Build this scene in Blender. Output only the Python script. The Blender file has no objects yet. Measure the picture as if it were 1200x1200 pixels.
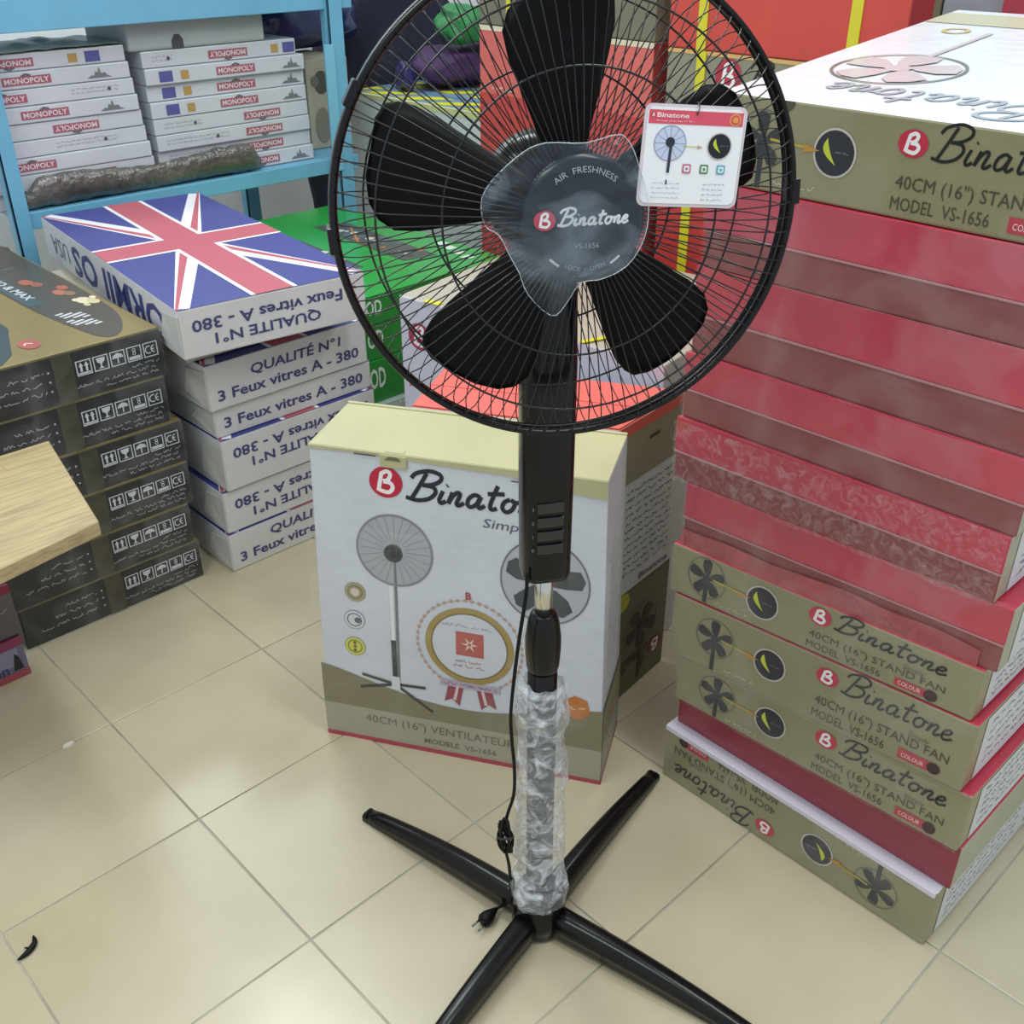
import bpy, bmesh, math, random
from mathutils import Vector, Matrix, noise
random.seed(7)
C = bpy.context.scene.collection
PI = math.pi
# ---------------------------------------------------------------- camera, world, lights, exposure
F, PITCH, ROLL, YAW = 1232.2, 0.52666, -0.0013, -0.76327
cam = bpy.data.objects.new('camera', bpy.data.cameras.new('camera')); C.objects.link(cam)
cy, sy = math.cos(YAW), math.sin(YAW)
fw = Vector((-sy*math.cos(PITCH), cy*math.cos(PITCH), -math.sin(PITCH)))
r_ = Vector((cy, sy, 0)); u_ = r_.cross(fw)
rr = r_*math.cos(ROLL) + u_*math.sin(ROLL); uu = u_*math.cos(ROLL) - r_*math.sin(ROLL)
cam.matrix_world = Matrix((( rr.x, uu.x, -fw.x, -0.50404), (rr.y, uu.y, -fw.y, -1.30097), (rr.z, uu.z, -fw.z, 1.35438), (0, 0, 0, 1)))
cam.data.sensor_width = 36; cam.data.lens = F/1200*36; cam.data.clip_start = 0.02
sc = bpy.context.scene; sc.camera = cam
sc.view_settings.view_transform = 'Standard'; sc.view_settings.look = 'None'
sc.view_settings.gamma = 1; sc.view_settings.use_curve_mapping = False
sc.view_settings.exposure = 0.13
w = bpy.data.worlds.new('shop_air'); sc.world = w; w.use_nodes = True
w.node_tree.nodes['Background'].inputs[0].default_value = (0.86, 0.93, 1.0, 1)
w.node_tree.nodes['Background'].inputs[1].default_value = 0.62
def area(name, loc, sx, sy_, power, rot=0, col=(0.93, 1.0, 0.97)):
    l = bpy.data.lights.new(name, 'AREA'); l.shape = 'RECTANGLE'; l.size = sx; l.size_y = sy_; l.energy = power; l.color = col
    o = bpy.data.objects.new(name, l); C.objects.link(o); o.location = loc; o.rotation_euler = (0, 0, rot)
    return o
area('fluorescent_lamp', (-1.0, -0.4, 2.85), 0.25, 1.3, 20)
area('fluorescent_lamp', (0.5, -1.3, 2.85), 0.25, 1.3, 20)
area('fluorescent_lamp', (0.7, 0.9, 2.85), 0.25, 1.3, 20)
area('fluorescent_lamp', (2.2, -0.3, 2.85), 0.25, 1.3, 20)
area('fluorescent_lamp', (1.2, 2.3, 2.4), 1.6, 0.25, 14)  # added tube, brightens the white back wall behind the shelf

# ---------------------------------------------------------------- materials
def lin(h):
    h = h.lstrip('#'); v = [int(h[i:i+2], 16)/255 for i in (0, 2, 4)]
    return tuple(x/12.92 if x <= .04045 else ((x+.055)/1.055)**2.4 for x in v) + (1,)
_m = {}
def mat(hexc, rough=.5, coat=0.0, metal=0.0, bump=0.0, bscale=60, var=0.0, name=None, spec=.5):
    k = (hexc, rough, coat, metal, bump, bscale, var, spec)
    if k in _m: return _m[k]
    m = bpy.data.materials.new(name or 'paint_' + hexc.strip('#')); m.use_nodes = True
    nt = m.node_tree; b = nt.nodes['Principled BSDF']
    b.inputs['Base Color'].default_value = lin(hexc); b.inputs['Roughness'].default_value = rough
    b.inputs['Metallic'].default_value = metal; b.inputs['Coat Weight'].default_value = coat; b.inputs['Coat Roughness'].default_value = .12
    b.inputs['Specular IOR Level'].default_value = spec
    tc = nt.nodes.new('ShaderNodeTexCoord')
    if bump or var:
        n = nt.nodes.new('ShaderNodeTexNoise'); n.inputs['Scale'].default_value = bscale; n.inputs['Detail'].default_value = 4
        nt.links.new(tc.outputs['Object'], n.inputs['Vector'])
    if bump:
        bp = nt.nodes.new('ShaderNodeBump'); bp.inputs['Strength'].default_value = bump; bp.inputs['Distance'].default_value = .01
        nt.links.new(n.outputs['Fac'], bp.inputs['Height']); nt.links.new(bp.outputs['Normal'], b.inputs['Normal'])
        if coat: nt.links.new(bp.outputs['Normal'], b.inputs['Coat Normal'])
    if var:
        n2 = nt.nodes.new('ShaderNodeTexNoise'); n2.inputs['Scale'].default_value = 7; n2.inputs['Detail'].default_value = 5
        nt.links.new(tc.outputs['Object'], n2.inputs['Vector'])
        hs = nt.nodes.new('ShaderNodeHueSaturation'); hs.inputs['Color'].default_value = lin(hexc)
        mr = nt.nodes.new('ShaderNodeMapRange'); mr.inputs['From Min'].default_value = .3; mr.inputs['From Max'].default_value = .7
        mr.inputs['To Min'].default_value = 1-var; mr.inputs['To Max'].default_value = 1+var
        nt.links.new(n2.outputs['Fac'], mr.inputs['Value']); nt.links.new(mr.outputs['Result'], hs.inputs['Value'])
        nt.links.new(hs.outputs['Color'], b.inputs['Base Color'])
    _m[k] = m
    return m
def film_mat(name, hexc='#ffffff', body=.12, rough=.12, bscale=40, bump=.6, milk=.0):
    m = bpy.data.materials.new(name); m.use_nodes = True; nt = m.node_tree
    b = nt.nodes['Principled BSDF']; out = nt.nodes['Material Output']
    b.inputs['Base Color'].default_value = lin(hexc); b.inputs['Roughness'].default_value = rough
    b.inputs['Coat Weight'].default_value = 1; b.inputs['Coat Roughness'].default_value = .05
    t = nt.nodes.new('ShaderNodeBsdfTransparent'); mx = nt.nodes.new('ShaderNodeMixShader')
    tc = nt.nodes.new('ShaderNodeTexCoord'); n = nt.nodes.new('ShaderNodeTexNoise'); n.inputs['Scale'].default_value = bscale; n.inputs['Detail'].default_value = 6
    n.inputs['Distortion'].default_value = 1.2
    nt.links.new(tc.outputs['Object'], n.inputs['Vector'])
    bp = nt.nodes.new('ShaderNodeBump'); bp.inputs['Strength'].default_value = bump; bp.inputs['Distance'].default_value = .01
    nt.links.new(n.outputs['Fac'], bp.inputs['Height']); nt.links.new(bp.outputs['Normal'], b.inputs['Normal']); nt.links.new(bp.outputs['Normal'], b.inputs['Coat Normal'])
    mr = nt.nodes.new('ShaderNodeMapRange'); mr.inputs['From Min'].default_value = .45; mr.inputs['From Max'].default_value = .72
    mr.inputs['To Min'].default_value = body; mr.inputs['To Max'].default_value = min(1, body+milk)
    nt.links.new(n.outputs['Fac'], mr.inputs['Value']); nt.links.new(mr.outputs['Result'], mx.inputs[0])
    nt.links.new(t.outputs[0], mx.inputs[1]); nt.links.new(b.outputs[0], mx.inputs[2]); nt.links.new(mx.outputs[0], out.inputs['Surface'])
    return m
FILM = film_mat('clear_film', body=.025, milk=.07, bscale=11, bump=.5, rough=.10)
TAPE = film_mat('clear_tape', '#d8d2b0', body=.22, milk=.25, bscale=25, bump=.25)
TAPEB = film_mat('brown_tape', '#5d5938', body=.28, milk=.2, bscale=25, bump=.3)
SLEEVE = film_mat('milky_sleeve', '#eef2f8', body=.24, milk=.62, bscale=38, bump=1.0, rough=.18)
WRINK = film_mat('wrinkled_film', '#f0e6e8', body=.04, milk=.20, bscale=70, bump=1.0, rough=.15)
HUBFILM = film_mat('hub_bag_film', '#a4b4c4', body=.07, milk=.30, bscale=13, bump=.4, rough=.15)
REDFILM = film_mat('red_film', '#c05058', body=.62, milk=.25, bscale=14, bump=.4)

# ---------------------------------------------------------------- mesh helpers
def setp(o, label=None, cat=None, group=None, kind=None):
    if label: o['label'] = label
    if cat: o['category'] = cat
    if group: o['group'] = group
    if kind: o['kind'] = kind
    return o
def link(name, bm, mats, parent=None, smooth=False):
    me = bpy.data.meshes.new(name); bm.normal_update(); bm.to_mesh(me); bm.free()
    if not isinstance(mats, (list, tuple)): mats = [mats]
    for m in mats: me.materials.append(m)
    if smooth: me.polygons.foreach_set('use_smooth', [True]*len(me.polygons))
    o = bpy.data.objects.new(name, me); C.objects.link(o)
    if parent: o.parent = parent
    return o
def empty(name, loc, rz=0, **k):
    o = bpy.data.objects.new(name, None); C.objects.link(o); o.location = loc; o.rotation_euler = (0, 0, rz); o.empty_display_size = .05
    return setp(o, **k)
def bx(bm, x0, x1, y0, y1, z0, z1, bev=0.0, mi=0, sub=0):
    t = bmesh.new(); bmesh.ops.create_cube(t, size=1)
    for v in t.verts: v.co = Vector((x0+(v.co.x+.5)*(x1-x0), y0+(v.co.y+.5)*(y1-y0), z0+(v.co.z+.5)*(z1-z0)))
    if bev: bmesh.ops.bevel(t, geom=list(t.edges), offset=bev, segments=2, affect='EDGES', profile=.5)
    for f in t.faces: f.material_index = mi
    me = bpy.data.meshes.new('t'); t.to_mesh(me); t.free(); bm.from_mesh(me); bpy.data.meshes.remove(me)
    return bm
def lathe(bm, prof, seg=32, mi=0, c=(0, 0, 0), M=None):
    rings = []
    for r, z in prof:
        ring = []
        for i in range(seg):
            a = 2*PI*i/seg; co = Vector((r*math.cos(a), r*math.sin(a), z))
            if M: co = M @ co
            ring.append(bm.verts.new(co+Vector(c)))
        rings.append(ring)
    for a, b in zip(rings, rings[1:]):
        for i in range(seg):
            f = bm.faces.new((a[i], a[(i+1) % seg], b[(i+1) % seg], b[i])); f.material_index = mi
    for ring, fl in ((rings[0], True), (rings[-1], False)):
        f = bm.faces.new(ring[::-1] if fl else ring); f.material_index = mi
def tube(bm, pts, r, seg=6, closed=False, mi=0, cap=True):
    pts = [Vector(p) for p in pts]; n = len(pts); rings = []
    rad = r if isinstance(r, (list, tuple)) else [r]*n
    up = Vector((0.13, 0.21, 0.97))
    for i, p in enumerate(pts):
        if closed: d = pts[(i+1) % n]-pts[i-1]
        else: d = pts[min(i+1, n-1)]-pts[max(i-1, 0)]
        d.normalize(); a = d.cross(up)
        if a.length < .1: a = d.cross(Vector((1, 0, 0)))
        a.normalize(); b = d.cross(a)
        rings.append([bm.verts.new(p+(a*math.cos(2*PI*k/seg)+b*math.sin(2*PI*k/seg))*rad[i]) for k in range(seg)])
    m = n if closed else n-1
    for i in range(m):
        A, B = rings[i], rings[(i+1) % n]
        for k in range(seg):
            bm.faces.new((A[k], A[(k+1) % seg], B[(k+1) % seg], B[k])).material_index = mi
    if not closed and cap:
        bm.faces.new(rings[0][::-1]).material_index = mi; bm.faces.new(rings[-1]).material_index = mi
def spline(pts, k=6, closed=False):
    pts = [Vector(p) for p in pts]; n = len(pts); out = []
    for i in range(n if closed else n-1):
        if closed: a, b, c, d = pts[i-1], pts[i], pts[(i+1) % n], pts[(i+2) % n]
        else: a, b, c, d = pts[max(i-1, 0)], pts[i], pts[i+1], pts[min(i+2, n-1)]
        for j in range(k):
            t = j/k
            out.append(.5*((2*b)+(c-a)*t+(2*a-5*b+4*c-d)*t*t+(3*b-a-3*c+d)*t**3))
    if not closed: out.append(pts[-1])
    return out

# ---------------------------------------------------------------- flat print (real ink on real faces)
_txt = {}
def glyphs(s, bold=False):
    k = (s, bold)
    if k not in _txt:
        cu = bpy.data.curves.new('t', 'FONT'); cu.body = s; cu.size = 1; cu.resolution_u = 2; cu.fill_mode = 'BOTH'
        if bold: cu.offset = .022
        o = bpy.data.objects.new('t', cu); me = bpy.data.meshes.new_from_object(o)
        vs = [(v.co.x, v.co.y) for v in me.vertices]; fs = [tuple(p.vertices) for p in me.polygons]
        _txt[k] = (vs, fs); bpy.data.objects.remove(o); bpy.data.curves.remove(cu); bpy.data.meshes.remove(me)
    return _txt[k]
CAP = None
def cap():
    global CAP
    if CAP is None:
        v, _ = glyphs('H'); CAP = max(y for _, y in v)-min(y for _, y in v)
    return CAP
class Ink:
    """collects coloured flat shapes in face coordinates (u to the right, v up), mapped on a face by M(u, v, e)"""
    def __init__(s, M, e=.0006, X=None, gloss=0.0): s.M = M; s.e = e; s.secs = {}; s.items = []; s.sec = None; s.X = X; s.gloss = gloss; s.lay = 0
    def col(s, h):
        m = mat(h, .45, s.gloss, spec=.3)
        s.bm, s.mats = s.secs.setdefault(s.sec, (bmesh.new(), [])) if s.sec not in s.secs else s.secs[s.sec]
        if m not in s.mats: s.mats.append(m)
        return s.mats.index(m)
    def add(s, pts, faces, h, lay):
        us = [p[0] for p in pts]; ws = [p[1] for p in pts]
        s.items.append((s.sec, pts, faces, h, lay, s.X, (min(us), min(ws), max(us), max(ws))))
    def emit(s, pts, faces, h, lay):
        mi = s.col(h); s.lay += 1; vs = []
        for u, v in pts:
            if s.X: u, v = s.X(u, v)
            vs.append(s.bm.verts.new(s.M(u, v, s.e+lay*.00025+(s.lay % 9)*.000018)))
        for f in faces:
            try: f_ = s.bm.faces.new([vs[i] for i in f])
            except ValueError: continue
            f_.material_index = mi; f_.normal_update()
            u, v = pts[f[0]]
            if s.X: u, v = s.X(u, v)
            if f_.normal.dot(s.M(u, v, .01)-s.M(u, v, 0)) < 0: f_.normal_flip()
    def poly(s, pts, h, lay=0): s.add(pts, [tuple(range(len(pts)))], h, lay)
    def rect(s, x0, y0, x1, y1, h, lay=0, n=1):
        pts = []; fs = []
        for i in range(n+1):
            x = x0+(x1-x0)*i/n; pts += [(x, y0), (x, y1)]
            if i: fs.append((2*i-2, 2*i, 2*i+1, 2*i-1))
        s.add(pts, fs, h, lay)
    def disc(s, x, y, r, h, lay=0, ry=None, n=28): s.poly([(x+r*math.cos(2*PI*i/n), y+(ry or r)*math.sin(2*PI*i/n)) for i in range(n)], h, lay)
    def ring(s, x, y, r, wd, h, lay=0, ry=None, n=36, a0=0, a1=2*PI):
        ry = ry or r; k = (r-wd)/r; pts = []; fs = []
        for i in range(n+1):
            a = a0+(a1-a0)*i/n; pts += [(x+r*math.cos(a), y+ry*math.sin(a)), (x+r*k*math.cos(a), y+ry*k*math.sin(a))]
            if i: fs.append((2*i-2, 2*i-1, 2*i+1, 2*i))
        s.add(pts, fs, h, lay)
    def line(s, pts, wd, h, lay=0, taper=False):
        for i in range(1, len(pts)-1):
            a, b, c = pts[i-1], pts[i], pts[i+1]; d1 = (b[0]-a[0], b[1]-a[1]); d2 = (c[0]-b[0], c[1]-b[1])
            if d1[0]*d2[0]+d1[1]*d2[1] < .3*math.hypot(*d1)*math.hypot(*d2):
                s.line(pts[:i+1], wd, h, lay); s.line(pts[i:], wd, h, lay); return
        n = len(pts); L = []; fs = []
        for i in range(n):
            a = pts[max(i-1, 0)]; b = pts[min(i+1, n-1)]; dx, dy = b[0]-a[0], b[1]-a[1]; l = math.hypot(dx, dy) or 1
            q = wd/2*(1-.6*abs(2*i/(n-1)-1) if taper else 1)
            L += [(pts[i][0]-dy/l*q, pts[i][1]+dx/l*q), (pts[i][0]+dy/l*q, pts[i][1]-dx/l*q)]
            if i: fs.append((2*i-2, 2*i-1, 2*i+1, 2*i))
        s.add(L, fs, h, lay)
    def text(s, t, x, y, ht, h, lay=1, wd=None, rot=0, shear=0, bold=False, arc=None):
        vs, fs = glyphs(t, bold); k = ht/cap(); x1 = max(v[0] for v in vs); kx = k if wd is None else wd/x1
        c_, s_ = math.cos(rot), math.sin(rot); P = []
        for a, b in vs:
            a2 = a*kx+b*k*shear; b2 = b*k
            if arc:
                r, up = arc; th = (a2-x1*kx/2)/r
                P.append((x+(r+b2*up)*math.sin(th), y+up*(r+b2*up)*math.cos(th)))
            else: P.append((x+a2*c_-b2*s_, y+a2*s_+b2*c_))
        s.add(P, fs, h, lay)
    def write(s, *a, **k):
        old = s.sec; s.sec = ('lettering', 0); s.text(*a, **k); s.sec = old
    def scribble(s, x0, x1, y, ht, h, lay=1, wd=None):
        old = s.sec
        if s.sec is None: s.sec = ('lettering', 0)
        x = x0; wd = wd or ht*.28
        while x < x1:
            L = random.uniform(2.2, 5)*ht; e = min(x+L, x1); pts = []; q = x
            while q < e:
                pts.append((q, y+random.choice((0, 0, .5, .9))*ht)); q += ht*random.uniform(.35, .6)
            if len(pts) > 1: s.line(pts, wd, h, lay)
            x = e+ht*.7
        s.sec = old
    def done(s, name, parent):
        cl = []                                   # prints lying apart become parts of their own
        for it in s.items:
            k = it[0]; b = it[6]; g_ = max(.006, .3*min(b[2]-b[0], b[3]-b[1])); hit = []
            if k and k[0] not in ('lettering',): hit = [c for c in cl if c[0] == k]
            else: hit = [c for c in cl if (c[0] is None or c[0][0] == 'lettering') and (c[0] is None) == (k is None) and b[0]-.02 < c[1][2] and b[2]+.02 > c[1][0] and b[1]-.012 < c[1][3] and b[3]+.012 > c[1][1]]
            if hit:
                c0 = hit[0]
                for c in hit[1:]: c0[2].extend(c[2]); c0[1] = [min(c0[1][0], c[1][0]), min(c0[1][1], c[1][1]), max(c0[1][2], c[1][2]), max(c0[1][3], c[1][3])]; cl.remove(c)
                c0[2].append(it); c0[1] = [min(c0[1][0], b[0]), min(c0[1][1], b[1]), max(c0[1][2], b[2]), max(c0[1][3], b[3])]
            else: cl.append([k, list(b), [it]])
        order = {id(it): i for i, it in enumerate(s.items)}
        for q, (k, b, its) in enumerate(cl):
            s.sec = ((k[0] if k else name), q)
            for it in sorted(its, key=lambda t: order[id(t)]): s.X = it[5]; s.emit(*it[1:5])
        s.items = []
        for k, (b_, m_) in s.secs.items():
            if b_.faces: link(k[0] if k else name, b_, m_, parent)
            else: b_.free()
        s.secs = {}
    def tagged(s, fn, *a, **k):
        old = s.sec; n = len(set(q[0] for q in s.items if q[0] and q[0][0] == fn.part)); s.sec = (fn.part, n); fn(s, *a, **k); s.sec = old
def flip(W, H): return lambda u, v: (W-u, H-v)

SCRIPT = [  # the handwritten wordmark, pen strokes
 [(.36, .93), (.24, .50), (.10, .04)], [(.02, .72), (.12, .90), (.42, 1.02), (.68, .93), (.70, .74), (.52, .58), (.30, .53)], [(.30, .53), (.56, .50), (.63, .32), (.50, .10), (.24, .0), (-.04, .06)],
 [(.80, .42), (.74, .12), (.80, .01), (.90, .10)], [(.87, .60), (.89, .63)],
 [(1.02, .42), (.96, .03), (1.04, .30), (1.14, .43), (1.20, .36), (1.15, .06), (1.22, .01), (1.32, .12)],
 [(1.66, .38), (1.54, .43), (1.42, .30), (1.40, .10), (1.48, .01), (1.60, .12), (1.68, .40), (1.64, .10), (1.70, .01), (1.80, .12)],
 [(2.02, .82), (1.92, .20), (1.96, .02), (2.08, .08)], [(1.82, .52), (1.98, .55), (2.20, .58)],
 [(2.34, .43), (2.22, .32), (2.20, .12), (2.30, .0), (2.42, .10), (2.46, .32), (2.36, .43), (2.44, .36), (2.58, .36)],
 [(2.66, .42), (2.60, .03), (2.68, .30), (2.78, .43), (2.84, .36), (2.79, .06), (2.86, .01), (2.96, .12)],
 [(3.00, .20), (3.16, .24), (3.22, .38), (3.12, .43), (3.02, .28), (3.02, .08), (3.12, .0), (3.30, .12)]]
def _wordmark(ik, x, y, W, col, lay=1, ht=None, wd=.062, upto=99):
    k = W/3.34; ky = (ht or W*.31); 
    for st in SCRIPT[:upto]:
        P = spline([(a, b, 0) for a, b in st], 4) if len(st) > 2 else [Vector((a, b, 0)) for a, b in st]
        ik.line([(x+(p.x+.12*p.y)*k, y+p.y*ky) for p in P], wd*k*1.15, col, lay)
def _logo(ik, x, y, r, lay=1, red='#c2384e', ry=None):
    ry = ry or r*.85
    ik.disc(x, y, r, red, lay, ry)
    B = [(-.30, .62), (-.38, -.60)]; B2 = [(-.30, .55), (0, .72), (.22, .55), (.12, .18), (-.15, .05), (.25, .0), (.45, -.28), (.25, -.62), (-.15, -.58), (-.38, -.5)]
    for st in (B, B2):
        P = spline([(a, b, 0) for a, b in st], 4)
        ik.line([(x+(p.x+.1*p.y)*r, y+p.y*ry) for p in P], r*.24, '#f4eef0', lay+1)
def _moon(ik, x, y, r, lay=1):
    ik.disc(x, y, r*1.1, '#c9c4bb', lay); ik.disc(x, y, r, '#262a33', lay+1)
    P = [(x-.42*r+.55*r*i/12-.42*r*math.sin(PI*i/12), y+.62*r-1.16*r*i/12) for i in range(13)]
    Q = [(x-.42*r+.55*r*i/12-.08*r*math.sin(PI*i/12), y+.62*r-1.16*r*i/12) for i in range(11, 0, -1)]
    ik.poly(P+Q, '#c8cf3a', lay+2)
    ik.scribble(x+.05*r, x+.75*r, y+.02*r, r*.08, '#8f8f90', lay+2)
def _fanpic(ik, x, y, r, yb, lay=1, dark='#2f3338', disc='#a9a68d', pole=.1, blades=True, bw=1.0):
    ik.ring(x, y, r, r*.05, '#6f6f66', lay+1)
    ik.line([(x, y), (x-.02*r, yb)], r*pole*2, dark, lay+1)
    if blades:
        for k in range(5):
            a = .35+k*2*PI/5; pts = []
            for (p, q) in ((.1, -.1), (.45, -.2*bw), (.8, -.26*bw), (.92, -.08), (.88, .18*bw), (.6, .22*bw), (.3, .14)):
                pts.append((x+r*(p*math.cos(a)-q*math.sin(a)), y+r*(p*math.sin(a)+q*math.cos(a))))
            ik.poly(pts, dark, lay+2)
    ik.disc(x, y, r*.2, dark, lay+3)

_wordmark.part = 'brand_lettering'; _logo.part = 'logo'; _moon.part = 'moon_emblem'; _fanpic.part = 'fan_picture'
def wordmark(ik, *a, **k): ik.tagged(_wordmark, *a, **k)
def logo(ik, *a, **k): ik.tagged(_logo, *a, **k)
def moon(ik, *a, **k): ik.tagged(_moon, *a, **k)
def fanpic(ik, *a, **k): ik.tagged(_fanpic, *a, **k)
# ---------------------------------------------------------------- cartons
class Box:
    """a carton: local x along its front face (left to right as seen), y into its depth, z up; corners may sag"""
    def __init__(s, name, label, cat, group, loc, ang, W, D, H, cols, bot=(0, 0, 0, 0), top=None, bev=.003, coat=.0, bump=.05, rough=.5, lean=(0, 0), skew=0):
        s.lean = lean; s.skew = skew
        s.W, s.D, s.H = W, D, H; s.bot = bot; s.top = top or (H,)*4
        bm = bmesh.new(); bx(bm, 0, W, 0, D, 0, H, bev)
        bm.normal_update()
        for f in bm.faces:
            n = f.normal
            f.material_index = 0 if n.y < -.7 else 1 if n.x > .7 else 2 if n.x < -.7 else 3 if n.z > .7 else 4 if n.y > .7 else 5 if n.z < -.7 else 3
        for v in bm.verts: v.co = s.P(*v.co)
        c = [cols.get(k, cols.get('side')) for k in ('front', 'right', 'left', 'top', 'back', 'bottom')]
        s.ob = link(name, bm, [mat(h, rough, coat, 0, bump, 35, .05) for h in c])
        s.ob.location = loc; s.ob.rotation_euler = (0, 0, ang)
        setp(s.ob, label, cat, group); s.coat = coat
    def P(s, x, y, z):
        a, b = x/s.W, y/s.D; a_ = min(max(a, 0), 1); b_ = min(max(b, 0), 1)
        bl = lambda q: (q[0]*(1-a_)+q[1]*a_)*(1-b_)+(q[2]*(1-a_)+q[3]*a_)*b_
        lo, hi = bl(s.bot), bl(s.top)
        h = max(0, z/s.H); x += s.skew*b*a+(s.lean[0]*(1-a)+s.lean[1]*a)*h*h
        return Vector((x, y, lo+(hi-lo)*z/s.H))
    def ink(s, face, e=.0006, X=None, gloss=None):
        M = {'front': lambda u, v, e: s.P(u, -e, v), 'top': lambda u, v, e: s.P(u, v, s.H)+Vector((0, 0, e)),
             'right': lambda u, v, e: s.P(s.W+e, u, v), 'left': lambda u, v, e: s.P(-e, s.D-u, v)}[face]
        return Ink(M, e, X, s.coat*.6 if gloss is None else gloss)
    def slab(s, name, x0, x1, y0, y1, z0, z1, m, bev=.001, label=None):
        bm = bmesh.new(); bx(bm, x0, x1, y0, y1, z0, z1, bev)
        for v in bm.verts: v.co = s.P(*v.co)
        return setp(link(name, bm, m, s.ob), label)
    def film(s, name, x0, x1, z0, z1, m, off=.003, amp=.003, nx=24, nz=8, sag=0, seed=0, fade=False):
        bm = bmesh.new(); g = []
        for i in range(nx+1):
            row = []
            for j in range(nz+1):
                x = x0+(x1-x0)*i/nx; z = z0+(z1-z0)*j/nz
                z += sag*noise.noise(Vector((x*9, seed, j*.3)))
                d = off+amp*(1+noise.noise(Vector((x*18+seed*3.1, z*60, seed))))
                row.append(bm.verts.new(s.P(x, -d, 0)+Vector((0, 0, z))))
            g.append(row)
        for i in range(nx):
            for j in range(nz): bm.faces.new((g[i][j], g[i+1][j], g[i+1][j+1], g[i][j+1]))
        return link(name, bm, m, s.ob, True)

# ---------------------------------------------------------------- the setting
T = 1/3
def grime(m, base, dark):
    nt = m.node_tree; b = nt.nodes['Principled BSDF']; g = nt.nodes.new('ShaderNodeNewGeometry')
    n = nt.nodes.new('ShaderNodeTexNoise'); n.inputs['Scale'].default_value = 2.6; n.inputs['Detail'].default_value = 7; n.inputs['Roughness'].default_value = .6
    nt.links.new(g.outputs['Position'], n.inputs['Vector'])
    oi = nt.nodes.new('ShaderNodeObjectInfo')
    cr = nt.nodes.new('ShaderNodeValToRGB'); cr.color_ramp.elements[0].position = .32; cr.color_ramp.elements[0].color = lin(dark)
    cr.color_ramp.elements[1].position = .68; cr.color_ramp.elements[1].color = lin(base)
    nt.links.new(n.outputs['Fac'], cr.inputs[0])
    hs = nt.nodes.new('ShaderNodeHueSaturation'); mr = nt.nodes.new('ShaderNodeMapRange'); mr.inputs['To Min'].default_value = .96; mr.inputs['To Max'].default_value = 1.04
    nt.links.new(oi.outputs['Random'], mr.inputs['Value']); nt.links.new(mr.outputs['Result'], hs.inputs['Value'])
    nt.links.new(cr.outputs[0], hs.inputs['Color']); nt.links.new(hs.outputs[0], b.inputs['Base Color'])
    n3 = nt.nodes.new('ShaderNodeTexNoise'); n3.inputs['Scale'].default_value = 4; n3.inputs['Detail'].default_value = 1
    nt.links.new(g.outputs['Position'], n3.inputs['Vector'])
    m3 = nt.nodes.new('ShaderNodeMapRange'); m3.inputs['To Min'].default_value = .19; m3.inputs['To Max'].default_value = .30
    nt.links.new(n3.outputs['Fac'], m3.inputs['Value']); nt.links.new(m3.outputs['Result'], b.inputs['Roughness'])
TILE = mat('#c2b79a', .25, name='ceramic_tile', spec=.75); grime(TILE, '#c8bda2', '#b9ad90')
GROUT = mat('#aaa496', .7, bump=.3, bscale=150, var=.25, name='grout')
bm = bmesh.new(); bx(bm, -4*T-.6, 10*T, -6*T, 8*T, -.05, -.0022)
floor = setp(link('floor', bm, GROUT), kind='structure')
bm = bmesh.new(); g_ = .0015; bx(bm, g_, T-g_, g_, T-g_, -.012, 0, .0011)
tile0 = None
for i in range(-4, 10):
    for j in range(-6, 8):
        if tile0 is None: tile0 = o = link('tile', bm, TILE, floor)
        else: o = tile0.copy(); C.objects.link(o); o.parent = floor
        o.location = (i*T, j*T, random.uniform(-.0010, 0)); o.rotation_euler = (random.uniform(-.0018, .0018), random.uniform(-.0018, .0018), 0)
WALL = mat('#e9ecee', .6, bump=.08, bscale=80, name='white_wall')
bm = bmesh.new(); bx(bm, -4*T-.6, 10*T, 8*T, 8*T+.1, -.05, 3.0); setp(link('wall_back', bm, WALL), kind='structure')
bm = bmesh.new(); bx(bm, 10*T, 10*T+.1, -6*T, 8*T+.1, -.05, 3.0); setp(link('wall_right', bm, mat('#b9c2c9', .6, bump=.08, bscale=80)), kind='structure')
bm = bmesh.new(); bx(bm, -4*T-.6, 10*T, 8*T-.015, 8*T, 0, .09, .002); setp(link('baseboard_back', bm, mat('#8d8a80', .5)), kind='structure')

OL, OLD, WH, RED, BRN = '#8f8a68', '#84805f', '#dfe3ea', '#bb3048', '#8a3f40'
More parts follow.
